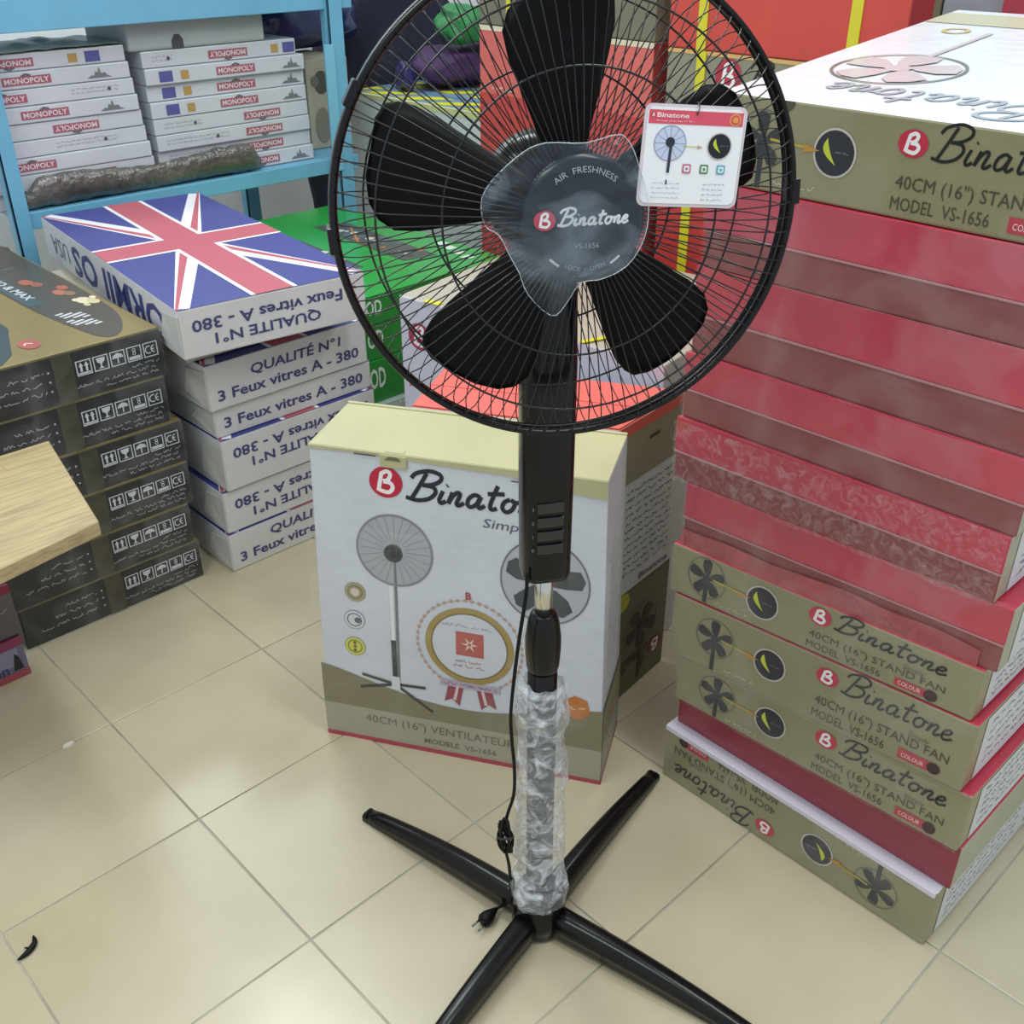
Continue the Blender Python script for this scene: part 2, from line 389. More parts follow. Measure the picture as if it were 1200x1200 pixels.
# ---------------------------------------------------------------- right stack of fan cartons
AR = -PI/2      # front face looks to -x; local x runs to -y, local y (depth) runs to +x
B_ = [(0, 0), (.118, .114), (.178, .200), (.268, .306), (.388, .423), (.477, .506), (.590, .605), (.693, .700), (.795, .800), (.922, .926), (1.035, 1.035), (1.147, 1.147)]
Y0 = [-.478, -.487, -.484, -.468, -.456, -.468, -.444, -.448, -.452, -.460, -.463, -.462]
XF = [.655, .672, .660, .656, .657, .664, .658, .660, .663, .660, .662, .658]
kinds = ['flip', 'low', 'olive', 'olive', 'olive', 'red', 'red', 'red', 'red', 'red', 'top']
labs = ['olive fan carton on the floor printed upside down, lowest of the right stack',
 'thin dark red carton edge directly above the upside-down lowest olive carton',
 'olive fan carton with five-blade fan picture resting on the thin dark red carton',
 'olive fan carton with moon emblem, middle one of the three upright-printed olive cartons',
 'olive fan carton partly covered by the red film hanging from the carton above',
 'bright red carton in the right stack, lowest of the tall red-sided ones',
 'red carton with badly wrinkled shiny plastic, just above the bright red one',
 'red and brown sided carton third up among the red-sided ones of the right stack',
 'red and brown sided carton fourth up among the red-sided ones of the right stack',
 'red and brown sided carton fifth up, just under the white-topped olive carton' ,
 'olive-sided fan carton with white printed top, topmost of the right stack']
def side_print(b, ik, W, H, sc_=1.0, dx=0):
    k = H/.112
    fanpic(ik, .078+dx, .062*k, .036, .004, 0, '#34383c')
    ik.line([(.09+dx, .064*k), (.15+dx, .061*k)], .003, '#b9a83a', 3)
    ik.poly([(.138+dx, .066*k), (.160+dx, .060*k), (.138+dx, .055*k)], '#bb8a3a', 3)
    moon(ik, .180+dx, .060*k, .026)
    ik.scribble(.10+dx, .16+dx, .012*k, .005, '#c4bfa6')
    logo(ik, .275+dx, .084*k, .018)
    wordmark(ik, .300+dx, .070*k, .165, '#1f2524', 1, ht=.040*k)
    ik.write('Simply', .405+dx, .050*k, .008, '#6b6a58', shear=.2)
    ik.write('40CM (16") STAND FAN', .262+dx, .034*k, .0145*k, '#4d4c3a', wd=.205)
    ik.write('MODEL  VS-1656', .259+dx, .010*k, .0145*k, '#4d4c3a', wd=.118)
    ik.rect(.398+dx, .009*k, .448+dx, .026*k, '#b8404c', 1); ik.write('COLOUR', .403+dx, .013*k, .007, '#f0d8d8', 2, wd=.033)
    ik.disc(.450+dx, .0175*k, .0095, '#3a1e22', 2)
def depth_print(b):
    """the short white side with small print, seen at the right of the stack"""
    ik = b.ink('right'); H = b.H
    ik.rect(.03, .004, b.D-.02, H-.004, '#d4d8dc', 0, 4)
    for q in range(5): ik.scribble(.05, .30, H*(.8-.15*q), .006, '#7d8391')
    ik.disc(.42, H*.5, .03, '#3b3f49', 1); ik.disc(.50, H*.5, .016, '#c8c33f', 1)
    ik.write('Binatone', .33, H*.15, .02, '#8a9098', 1, shear=.3)
    ik.done('side_print', b.ob)
for i in range(11):
    (l0, r0), (l1, r1) = B_[i], B_[i+1]
    W, D = .5, .61; H = (l1-l0+r1-r0)/2; z0 = min(l0, r0); kd = kinds[i]
    bot = (l0-z0, r0-z0, l0-z0, r0-z0); top = (l1-z0, r1-z0, l1-z0, r1-z0)
    if kd == 'top': top = (H, H, H+.058, H+.058); W = .52
    cols = {'front': OL, 'side': OL, 'right': OL, 'top': WH if kd in ('flip', 'top') else RED}
    if kd in ('red', 'low'): cols['front'] = BRN if kd == 'red' else '#8e2f40'; cols['right'] = '#a1a58f'
    e2 = .0008
    b = Box('fan_carton', labs[i], 'carton', 'stand fan cartons in the right stack', (XF[i], Y0[i], z0+e2*(i > 0)), AR, W, D, H-e2, cols,
            bot, tuple(t-e2 for t in top), coat=.4 if kd != 'top' else .8, bump=.10, rough=.42)
    if kd in ('olive', 'top'):
        ik = b.ink('front'); side_print(b, ik, W, H, dx={10: -.008, 4: -.008, 3: .008, 2: .006}.get(i, 0)); ik.done('side_print', b.ob)
    if kd == 'flip':
        ik = b.ink('front', X=flip(W, H)); side_print(b, ik, W, H, dx=.01); ik.done('side_print', b.ob)
        b.slab('lid_edge', 0.002, W-.002, -.004, .03, H-.010, H, mat('#d9d4e2', .4, .5), .001, 'white folded lid edge')
    if kd == 'red':
        b.slab('folded_flap', 0, W, -.0022, .0005, H*.46, H-.001, mat(RED, .35, .8, 0, .12, 22, .10), .0006, 'bright red upper flap')
        b.slab('film_edge', 0, W, -.0035, -.001, H*.43, H*.455, mat('#b57a80', .3, .8), .0004, 'pale wavy film edge')
    if kd != 'low': depth_print(b)
    if i in (10,):
        ik = b.ink('top', e=.0008)  # top inks paled: the lid's washed-out sheen is put into their colours
        for (yy, hh) in ((.50, '#b9b79c'),): ik.rect(.004, yy, W-.004, b.D-.03, hh, 0)
        X2 = lambda u, v: (W-u, v)
        ik.X = X2
        ik.X = None
        # artwork faces the far end, as on the front of the standing carton
        k0 = lambda u, v: (W-.02-u, v+.03)
        ik.X = k0
        fanpic(ik, .37, .17, .085, .42, 1, '#c0b2b6', pole=.05, bw=1.3)
        fanpic(ik, .10, .13, .07, .44, 1, '#c5c8ce', pole=.05, blades=False)
        ik.ring(.20, .33, .07, .012, '#bfb98f', 2); ik.ring(.20, .33, .052, .006, '#c9a0a4', 2); ik.disc(.20, .33, .022, '#c48084', 2)
        ik.ring(.42, .42, .02, .006, '#c8b070', 2)
        ik.X = lambda u, v: (W-u, .125-v)
        logo(ik, .10, .035+.01, .022, 1, '#c9a8b0'); wordmark(ik, .14, .02, .28, '#98a0ac', 1, ht=.075, wd=.07)
        ik.done('top_print', b.ob)
        for q in (.10, .42):
            bm = bmesh.new(); t0 = b.P(q, 0, b.H)
            pts = [b.P(q+.011*math.cos(a), -.0012, b.H-.0005-.012*math.sin(a)) for a in [PI*k/10 for k in range(11)]]
            bm.faces.new([bm.verts.new(p) for p in pts]); link('thumb_notch', bm, mat('#55523f', .7), b.ob)
    # cling film and its folds
    if kd == 'red': b.film('plastic_wrap', 0, W, .0, H, FILM if i != 6 else WRINK, .003, .003 if i != 6 else .006, seed=i, nx=40, nz=10)
    if kd in ('olive', 'flip'): b.film('plastic_wrap', 0, W, .0, H, FILM, .0015, .002, seed=i, nx=30, nz=6)
    if i == 5: b.film('hanging_film', .0, .475, -.040, .03, REDFILM, .003, .001, nx=20, nz=3, sag=.012, seed=3)

# ---------------------------------------------------------------- standing fan carton right behind the fan
d = Vector((.269, -.449, 0)); W = .520; ang = math.atan2(d.y, d.x)
b = Box('fan_carton', 'white standing fan carton with olive top and red base line, just behind the fan', 'carton', 'stand fan cartons standing upright',
        (.286, .026, 0), ang, W, .165, .608, {'front': '#ced3dc', 'side': '#c9cdd4', 'top': '#b3ad86', 'left': '#b9bcc2'}, bump=.18, rough=.42, coat=.25, lean=(.024, -.012))
ik = b.ink('front', gloss=.25)
n = 16; pts = []; fs = []
for q in range(n+1):
    u = W*q/n; t_ = .168-.052*math.sin(PI*min(1, u/W*1.0))**1.3
    pts += [(u, .078-.0*u), (u, t_)]
    if q: fs.append((2*q-2, 2*q, 2*q+1, 2*q-1))
ik.add(pts, fs, '#837c60', 0)
ik.rect(0, .010, W, .078, '#a5a08a', 0, 4); ik.rect(0, 0, W, .010, '#b04a58', 0, 4)
logo(ik, .140, .558, .030, 1, '#bf2340', .028)
wordmark(ik, .178, .533, .250, '#1d2433', 1, ht=.054, wd=.085)
ik.write('Simply', .308, .500, .016, '#5a5f6b', shear=.25, wd=.085)
fanpic(ik, .152, .430, .070, .16, 0, '#77787b', pole=.035, blades=False)
ik.disc(.152, .430, .067, '#a9adb2', 0); ik.ring(.152, .43, .07, .004, '#84878c', 1)
for q in range(24):
    a = 2*PI*q/24; ik.line([(.152+.02*math.cos(a), .43+.02*math.sin(a)), (.152+.066*math.cos(a), .43+.066*math.sin(a))], .0008, '#8d9196', 2)
ik.disc(.150, .425, .017, '#3d4247', 3)
ik.rect(.140, .17, .147, .36, '#e4e6e8', 1); ik.rect(.139, .162, .148, .245, '#3a3d42', 2); ik.rect(.136, .135, .152, .165, '#d5d7da', 3)
for q in ((.080, .158), (.075, .128), (.212, .098), (.200, .150)): ik.line([(.143, .147), q], .006, '#3f3d38', 2)
for (cx, cy_, h1) in ((.076, .335, '#a59c74'), (.072, .276, '#d4d4dc'), (.070, .218, '#d3cf3e')):
    ik.disc(cx, cy_, .020, '#9a9a8a', 1); ik.disc(cx, cy_, .0185, h1, 2)
    ik.ring(cx, cy_, .014, .002, '#6b6650', 3)
ik.disc(.076, .335, .008, '#d9c9c0', 3); ik.disc(.078, .276, .006, '#5d6276', 4)
for q in (-.008, 0, .008): ik.disc(.070, .218+q, .003, '#5a5a28', 4)
# blades of the second fan picture
cx, cy_ = .416, .412
ik.disc(cx, cy_, .075, '#b3b7bd', 0, .079); ik.ring(cx, cy_, .077, .003, '#6d7178', 1, .081)
for k in range(5):
    a = .25+k*2*PI/5; P_ = []
    for (p, q) in ((.008, -.008), (.035, -.016), (.060, -.020), (.070, -.006), (.066, .014), (.045, .018), (.02, .010)):
        P_.append((cx+p*math.cos(a)-q*math.sin(a), cy_+p*math.sin(a)+q*math.cos(a)))
    ik.poly(P_, '#43474e', 2)
# award seal
cx, cy_ = .283, .258
ik.disc(cx, cy_, .072, '#cfd2da', 1); ik.ring(cx, cy_, .080, .010, '#a58c4a', 1); ik.ring(cx, cy_, .070, .003, '#7c6a3a', 2)
for k in range(40):
    a = -PI/2+.5+k*(2*PI-1)/39
    x, y = cx+.094*math.cos(a), cy_+.094*math.sin(a); t_ = a+PI/2
    ik.poly([(x-.006*math.cos(t_), y-.006*math.sin(t_)), (x+.004*math.cos(a), y+.004*math.sin(a)), (x+.006*math.cos(t_), y+.006*math.sin(t_)), (x-.003*math.cos(a), y-.003*math.sin(a))], '#b89a8a', 1)
ik.poly([(cx-.024+.004*0, cy_-.020), (cx+.026, cy_-.020), (cx+.026, cy_+.030), (cx-.024, cy_+.030)], '#b8564e', 3)
for k in range(6):
    a = k*PI/3; ik.poly([(cx+.001+.016*math.cos(a), cy_+.005+.016*math.sin(a)), (cx+.001+.004*math.cos(a+.6), cy_+.005+.004*math.sin(a+.6)), (cx+.001+.004*math.cos(a-.6), cy_+.005+.004*math.sin(a-.6))], '#e9d9c6', 4)
for q, ww in ((-.035, .05), (-.045, .06)): ik.scribble(cx-ww/2, cx+ww/2, cy_+q, .005, '#b06a72', 3)
ik.scribble(cx-.05, cx+.05, cy_+.040, .005, '#9aa0b0', 3)
ik.rect(cx-.055, cy_-.092, cx+.055, cy_-.078, '#b7a9b4', 3); ik.scribble(cx-.05, cx+.05, cy_-.088, .006, '#7c6f90', 4)
for s_ in (-1, 1):
    ik.poly([(cx+s_*.012, cy_-.09), (cx+s_*.040, cy_-.09), (cx+s_*.048, cy_-.128), (cx+s_*.034, cy_-.120), (cx+s_*.020, cy_-.134)], '#9a4650', 2)
    ik.poly([(cx+s_*.020, cy_-.09), (cx+s_*.025, cy_-.09), (cx+s_*.032, cy_-.122), (cx+s_*.026, cy_-.122)], '#d9c7c9', 3)
ik.write('B', cx-.006, cy_+.098, .014, '#b03048', 2, bold=True)
ik.write('40CM (16") VENTILATEUR SUR', .080, .048, .017, '#6b6857', 2, wd=.335)
ik.write('MODELE  VS-1656', .192, .022, .011, '#6b6857', 2, wd=.138, bold=True)
ik.poly([(.452, .150), (.478, .140), (.498, .158), (.492, .185), (.470, .192), (.450, .178)], '#c4772f', 2)
ik.scribble(.458, .49, .163, .006, '#f0d9a0', 3)
ik.done('front_print', b.ob)
FL = mat('#b9b48c', .5, 0, 0, .1, 30, .06)
bm = bmesh.new(); L = [(0, .603), (.10, .606), (.22, .601), (.36, .598), (.44, .583), (W, .578)]
for (x, z) in L: pass
fv = [bm.verts.new(b.P(x, -.0022, z)) for x, z in L]+[bm.verts.new(b.P(x, -.0022, .6095)) for x, z in L[::-1]]
bm.faces.new(fv); rv = bmesh.ops.extrude_face_region(bm, geom=list(bm.faces)); 
for v in [e for e in rv['geom'] if isinstance(e, bmesh.types.BMVert)]: v.co.y += .0018
link('closing_flap', bm, FL, b.ob)
bm = bmesh.new(); bx(bm, .024, W-.012, 0, .163, .608, .6105, .001); bx(bm, .024, W-.012, .158, .165, .608, .613, .001); link('top_flap', bm, FL, b.ob)
bm = bmesh.new(); bx(bm, .146, .190, -.004, -.001, .586, .608, .001); bx(bm, .153, .184, .002, .014, .6105, .6115, .0004); link('lock_tab', bm, FL, b.ob)
ik = b.ink('front', e=.0045); ik.poly([(.140, .600), (.147, .606), (.163, .606), (.170, .600)], '#6f6a52', 1); ik.rect(.085, .6035, .125, .606, '#57523f', 1); ik.rect(.36, .590, .41, .5925, '#57523f', 1); ik.done('cut_slots', b.ob)
ik = b.ink('right'); ik.rect(0, 0, .165, .078, '#9a978a', 0); ik.rect(0, 0, .165, .010, '#a44a58', 1); ik.rect(0, .078, .165, .165, '#84805f', 0)
for q in range(12): ik.scribble(.02, .10, .45-.018*q, .005, '#8f93a0')
ik.done('side_print', b.ob)
b.film('plastic_wrap', 0, W, .02, .47, FILM, .002, .004, nx=30, nz=30, seed=21)

# second standing carton (salmon lid) and the pieces behind it
b = Box('fan_carton', 'standing fan carton with salmon red lid and text-covered side, second one behind the fan', 'carton', 'stand fan cartons standing upright',
        (.515, .015, .252), math.atan2(-.449, .269), .364, .190, .350, {'front': '#ced3dc', 'side': '#c3c7d0', 'top': '#e4685f', 'right': '#c9cdd4'}, rough=.4, coat=.3, bump=.1, skew=.085)
ik = b.ink('right'); ik.rect(0, .235, .18, .350, '#8b8672', 0); ik.rect(0, .33, .18, .35, '#cf5a52', 1)
for q in range(12): ik.scribble(.030, .168, .212-.0155*q, .0062, '#5f6470')
ik.write('Binatone', .08, .012, .012, '#6b5a60', 1, wd=.09, bold=True)
ik.rect(.085, .300, .115, .306, '#3b382e', 2); ik.ring(.165, .285, .02, .004, '#a9a996', 2)
ik.done('side_print', b.ob)
bm = bmesh.new(); bx(bm, .002, .362, .002, .092, .350, .353, .001); bx(bm, .002, .362, .096, .188, .350, .3525, .001)
for v in bm.verts: v.co.x += .085*v.co.y/.19*v.co.x/.364
link('lid_flap', bm, mat('#e4685f', .5, 0, 0, .08, 30, .05), b.ob)
b = Box('fan_carton', 'dark olive fan carton lying under the salmon-lidded carton, its print upside down', 'carton', 'stand fan cartons standing upright',
        (.517, .014, 0), math.atan2(-.449, .269), .360, .190, .251, {'front': '#6b6750', 'side': '#6b6750', 'top': '#6b6750', 'right': '#5f5c46'}, rough=.5, coat=.2, skew=.085)
ik = b.ink('right', X=flip(.19, .251)); fanpic(ik, .085, .11, .052, .235, 0, '#2c2c28', bw=1.2); logo(ik, .035, .185, .022, 1, '#8e2338'); wordmark(ik, .06, .165, .12, '#23251f', 1, ht=.045)
ik.disc(.15, .02, .02, '#b5b13a', 2); ik.done('side_print', b.ob)
# large white carton with grey top behind
dd = Vector((.10, -.63, 0)); a_ = math.atan2(dd.y, dd.x)
b = Box('display_carton', 'large white carton with grey-beige top and red emblem behind the salmon-lidded carton', 'carton', None,
        (.800, .405, 0), a_, .64, .50, .640, {'front': '#d3d3e2', 'side': '#c3c3c8', 'top': '#b2aa9a'}, rough=.4, coat=.3)
ik = b.ink('front'); logo(ik, .055, .560, .032, 1, '#b0405c', .030); wordmark(ik, .105, .525, .40, '#20283a', 1, ht=.085, wd=.07)
ik.scribble(.02, .14, .44, .018, '#b8404c'); ik.done('front_print', b.ob)
STR = mat('#d8d028', .35, .4, name='yellow_strap')
bm = bmesh.new(); bx(bm, .070, .112, -.003, .016, .6405, .642, .0004); link('strap', bm, STR, b.ob)
bm = bmesh.new()
vs = [bm.verts.new(p) for p in ((.455, -.003, .6425), (.468, -.003, .6425), (.512, .088, .6425), (.500, .094, .6425), )]
bm.faces.new(vs); rv = bmesh.ops.extrude_face_region(bm, geom=list(bm.faces))
for v in [e for e in rv['geom'] if isinstance(e, bmesh.types.BMVert)]: v.co.z += .0012
link('strap', bm, STR, b.ob)

# ---------------------------------------------------------------- far cartons behind the grille
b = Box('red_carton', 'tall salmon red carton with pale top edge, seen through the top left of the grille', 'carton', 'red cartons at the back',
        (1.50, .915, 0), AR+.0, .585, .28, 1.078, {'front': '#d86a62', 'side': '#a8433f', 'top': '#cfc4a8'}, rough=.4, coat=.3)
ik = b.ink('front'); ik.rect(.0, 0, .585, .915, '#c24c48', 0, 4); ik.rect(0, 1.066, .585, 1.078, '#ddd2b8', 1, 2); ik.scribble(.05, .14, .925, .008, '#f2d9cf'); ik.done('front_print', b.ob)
b = Box('olive_carton', 'grey-olive carton lying on top of the tall salmon red carton', 'carton', None,
        (1.50, .915, 1.079), AR, .585, .40, .30, {'side': '#77745f', 'top': '#b8b49a'}, rough=.45, coat=.2)
bm = bmesh.new(); bx(bm, .105, .125, -.003, .0, 0, .30); link('strap', bm, STR, b.ob)
b = Box('red_carton', 'red carton standing on the floor behind the hang tag, left part with a yellow strap', 'carton', 'red cartons at the back',
        (1.50, .292, 0), AR, .575, .30, .930, {'side': '#c23c38', 'top': '#c23c38'}, rough=.4, coat=.3)
bm = bmesh.new(); bx(bm, .075, .100, -.003, .0, 0, .93); link('strap', bm, STR, b.ob)
b = Box('olive_carton', 'olive carton with red round emblem and yellow strap, between two red cartons at the back', 'carton', None,
        (1.50, .290, .931), AR, .575, .40, .142, {'side': '#8d8b76', 'top': '#c9c6b0'}, rough=.45, coat=.4)
ik = b.ink('front'); logo(ik, .168, .098, .034, 1, '#b23a4c', .036); wordmark(ik, .215, .075, .26, '#2a2c28', 1, ht=.06)
ik.rect(0, .134, .575, .142, '#d8b070', 1); ik.done('front_print', b.ob)
bm = bmesh.new(); bx(bm, .083, .107, -.004, -.001, 0, .142); link('strap', bm, STR, b.ob)
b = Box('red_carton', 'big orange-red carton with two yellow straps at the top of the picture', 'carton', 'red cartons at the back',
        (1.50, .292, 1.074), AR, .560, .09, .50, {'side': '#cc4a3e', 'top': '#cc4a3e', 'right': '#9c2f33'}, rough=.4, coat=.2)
for x0 in (.080, .440):
    bm = bmesh.new(); bx(bm, x0, x0+.024, -.003, .0, 0, .50); link('strap', bm, STR, b.ob)
b = Box('olive_carton', 'dark olive carton beside the big orange-red carton, far right background', 'carton', None,
        (2.0, .12, 0), AR, .20, .3, 1.6, {'side': '#7b7a68'}, rough=.5)
b = Box('grey_carton', 'pale blue-grey carton at the far top right behind the white-topped carton', 'carton', None,
        (2.0, -.085, 0), AR, .145, .3, 1.6, {'side': '#9aa6b4'}, rough=.5)
b = Box('pink_carton', 'dark pink carton cut by the top right corner of the picture', 'carton', None,
        (1.95, -.240, 0), AR, .40, .35, 1.5, {'side': '#a84456'}, rough=.4, coat=.5)

# ---------------------------------------------------------------- black cartons, left
GOLD = '#857444'
bz = [0, .1, .2, .3, .4, .505, .608]; bxr = [.389, .378, .392, .396, .376, .385]
bl = ['bottom black appliance carton of the left stack, standing on the floor', 'black appliance carton second from the floor in the left stack',
      'black appliance carton third from the floor in the left stack', 'black appliance carton fourth from the floor in the left stack',
      'black appliance carton directly under the gold-topped one', 'black appliance carton with gold printed top, topmost of the left stack']
def icons(ik, x, y, s, wc='#c9ccd2'):
    for k in range(5):
        a = x+k*s*1.13
        for (p, q, r, t) in ((0, 0, s, s*.07), (0, s*.93, s, s), (0, 0, s*.07, s), (s*.93, 0, s, s)): ik.rect(a+p, y+q, a+r, y+t, wc, 1)
        P = lambda L: [(a+p*s, y+q*s) for p, q in L]
        if k == 0:
            ik.rect(a+s*.1, y+s*.1, a+s*.9, y+s*.2, wc, 1)
            for c0 in (.32, .68): ik.poly(P([(c0-.07, .25), (c0+.07, .25), (c0+.07, .62), (c0-.07, .62)]), wc, 1); ik.poly(P([(c0-.15, .6), (c0+.15, .6), (c0, .88)]), wc, 1)
        if k == 1: ik.poly(P([(.2, .85), (.25, .6), (.45, .45), (.45, .25), (.3, .15), (.7, .15), (.55, .25), (.55, .45), (.75, .6), (.8, .85)]), wc, 1)
        if k == 2: ik.poly(P([(.12, .5), (.2, .72), (.5, .85), (.8, .72), (.88, .5), (.54, .52), (.54, .15), (.46, .15), (.46, .52)]), wc, 1)
        if k == 3:
            ik.rect(a+s*.12, y+s*.12, a+s*.88, y+s*.34, wc, 1); ik.ring(a+s*.5, y+s*.52, s*.12, s*.05, wc, 1, n=14); ik.ring(a+s*.5, y+s*.74, s*.12, s*.05, wc, 1, n=14)
        if k == 4:
            ik.ring(a+s*.38, y+s*.5, s*.28, s*.08, wc, 1, n=16, a0=.35*PI, a1=1.65*PI); ik.ring(a+s*.80, y+s*.5, s*.28, s*.08, wc, 1, n=16, a0=.55*PI, a1=1.45*PI); ik.rect(a+s*.56, y+s*.46, a+s*.75, y+s*.54, wc, 1)
for i in range(6):
    W, D = .41, .82; H = bz[i+1]-bz[i]-.001; x0 = bxr[i]-W
    b = Box('appliance_carton', bl[i], 'carton', 'black appliance cartons at the left', (x0, .663+random.uniform(0, .008), bz[i]), random.uniform(-.006, .006) if i else 0, W, D, H,
            {'front': '#0b0d11', 'side': '#2a2a22', 'top': GOLD, 'right': '#1d1e1a', 'left': '#1d1e1a'}, coat=.1, bump=.1, rough=.35)
    ik = b.ink('front'); icons(ik, .228, .046, .031)
    for k, (a, c) in enumerate(((.34, .40), (.235, .395), (.28, .395))): ik.scribble(a, c, .034-.011*k, .0055, '#9b9da4')
    ik.scribble(.222, .245, .023, .0055, '#9b9da4')
    for k, (a, c) in enumerate(((.095, .165), (.07, .165), (.035, .165))):
        ik.scribble(a, c, .066-.019*k, .0062, '#9b9da4'); ik.disc(.174, .069-.019*k, .0022, '#b5b7bd', 1, n=8)
    ik.rect(0, H-.004, W, H, '#6f6742', 0); ik.done('front_print', b.ob)
    b.film('packing_tape', .183, .222, .0, H, TAPEB, .0015, .0008, nx=4, nz=8, seed=i)
    b.film('plastic_wrap', 0, W, 0, H, FILM, .002, .003, nx=20, nz=6, seed=40+i)
    if i == 5:
        ik = b.ink('top', gloss=.3)
        E1 = [(.405, .80), (.425, .73), (.450, .63), (.445, .5), (.438, .41), (.393, .17), (.362, .06), (.325, .014), (.30, .03), (.285, .10), (.268, .25), (.262, .40), (.262, .60), (.29, .8)]
        E1 = [(min(u, .404), v) for u, v in E1]
        ik.poly([(p.x, p.y) for p in spline([(u, v, 0) for u, v in E1], 3, True)], '#4a463e', 0)
        ik.poly([(.0, .27), (.10, .29), (.186, .264), (.185, .20), (.166, .147), (.134, .052), (.10, .012), (.0, .01)], '#2f4248', 0)
        ik.poly([(.262, .62), (.266, .40), (.27, .3), (.30, .30), (.30, .62)], '#41545a', 1)
        ik.write('NO & MAX', .274, .545, .020, '#c9ccd0', 2, wd=.20, rot=-PI/2+.04, bold=True)
        for q in range(3):
            for r in range(2): ik.write('III', .285+.016*q, .215-.055*r-.01*q, .016, '#c9ccd0', 2, wd=.04, rot=-PI/2+.2, bold=True)
        for (u, v, r, h) in ((.372, .262, .016, '#d9cfae'), (.385, .245, .013, '#cdbf96'), (.360, .275, .008, '#d9cfae'), (.395, .27, .007, '#d9cfae'), (.365, .23, .007, '#cdbf96'),
                             (.33, .47, .015, '#a9604a'), (.342, .44, .013, '#8f5a44'), (.356, .35, .014, '#b06a55'), (.370, .33, .012, '#8d6a4c'), (.375, .38, .012, '#a9604a')):
            ik.disc(u, v, r, h, 2, r*1.6, n=9)
        for q in range(6): ik.scribble(.285+.012*q, .30+.012*q, .60, .006, '#8f949a')
        ik.disc(.180, .085, .020, '#a9564e', 1, .03, n=14); ik.scribble(.170, .190, .082, .012, '#e6d9d2', 2)
        ik.done('top_print', b.ob)

# ---------------------------------------------------------------- flag printed stove cartons
BLU, FRD, FWH = '#454a8e', '#bb5f6d', '#e6e6ee'
def jack(ik, W, D):
    """crossed flag, its long side along the depth"""
    ik.rect(0, 0, W, D, BLU, 0, 2)
    def diag(p, q, w1, col, lay, off=0):
        dx, dy = q[0]-p[0], q[1]-p[1]; l = math.hypot(dx, dy); nx, ny = -dy/l, dx/l
        A = [(p[0]+nx*(off-w1), p[1]+ny*(off-w1)), (q[0]+nx*(off-w1), q[1]+ny*(off-w1)), (q[0]+nx*(off+w1), q[1]+ny*(off+w1)), (p[0]+nx*(off+w1), p[1]+ny*(off+w1))]
        A = [(min(max(x, 0), W), min(max(y, 0), D)) for x, y in A]; ik.poly(A, col, lay)
    c = (W/2, D/2)
    for (p, o) in (((0, 0), .008), ((W, 0), -.008), ((W, D), .008), ((0, D), -.008)):
        diag(p, c, .030, FWH, 1); diag(p, c, .011, FRD, 2, o)
    w1, w2 = .052, .042
    ik.rect(W/2-w1, 0, W/2+w1, D, FWH, 3, 2); ik.rect(0, D/2-w1*1.1, W, D/2+w1*1.1, FWH, 3)
    ik.rect(W/2-w2, 0, W/2+w2, D, FRD, 4, 2); ik.rect(0, D/2-w2*1.1, W, D/2+w2*1.1, FRD, 4)
def stove(i, x, y, z, ang, H, up, label, top=True):
    W, D = .42, .90 if i == 5 else .80
    b = Box('stove_carton', label, 'carton', 'flag printed stove cartons', (x, y, z), ang, W, D, H, {'side': '#d9dae0', 'front': '#d3d1cf', 'left': '#dfe1e6', 'top': FWH}, bump=.12, rough=.5)
    ik = b.ink('front', X=None if up else flip(W, H))
    if H > .08: ik.write('QUALITÉ N°1' if up else 'QUALITE N°1', .105 if up else .11, .060, .021, '#4b4c78', 1, wd=.24, shear=.12 if up else 0, bold=True)
    ik.write('3 Feux vitres A - 380', .020, .020 if up else .026, .023, '#4b4c78', 1, wd=.375, bold=True)
    ik.done('front_print', b.ob)
    if i == 5:
        ik = b.ink('left', X=flip(D, H)); ik.write('ORMII OS', .075, .022, .068, '#4a4f8c', 1, wd=.60, bold=True); ik.write('USA', .70, .03, .045, '#7c7f98', 1, wd=.14); ik.done('left_print', b.ob)
    ik = b.ink('top'); jack(ik, W, D); ik.done('top_print', b.ob)
    bm = bmesh.new()                                            # worn corner fold
    vs = [bm.verts.new(p) for p in ((-.001, -.001, .006), (-.001, -.001, H-.012), (-.002, .075, H-.02), (-.006, .09, .03))]
    bm.faces.new(vs); rv = bmesh.ops.extrude_face_region(bm, geom=list(bm.faces))
    for v in [e for e in rv['geom'] if isinstance(e, bmesh.types.BMVert)]: v.co.x -= .002
    link('corner_flap', bm, mat('#cfcfcb', .6, 0, 0, .2, 30, .08), b.ob)
    return b
S = [('stove carton with flag lid resting on the floor, lowest of its stack', .446, .63, 0, 0, .100, True),
     ('stove carton second from the floor with the lettering upside down', .449, .632, .101, 0, .107, False),
     ('stove carton with a strip of flag lid showing, upside-down lettering, third from the floor', .460, .625, .209, .01, .127, False),
     ('stove carton mostly in shadow under the overhanging one, fourth from the floor', .460, .638, .337, 0, .068, True),
     ('stove carton with upright slanted lettering just below the flag-topped one', .450, .628, .406, .01, .107, True),
     ('stove carton with the whole crossed flag showing on its lid, topmost of its stack', .387, .578, .562, -.115, .103, False)]
for i, (lb, x, y, z, a, H, up) in enumerate(S):
    H -= .0018 if i < 5 else 0
    b = stove(i, x, y, z if i < 5 else .5575, a, H, up, lb)
bm = bmesh.new(); bx(bm, .43, .80, .66, 1.35, .5150, .5570, .004)
setp(link('cardboard_pad', bm, mat('#b9b3a2', .7, 0, 0, .1, 40, .1)), 'plain cardboard pad under the flag-topped stove carton', 'cardboard')

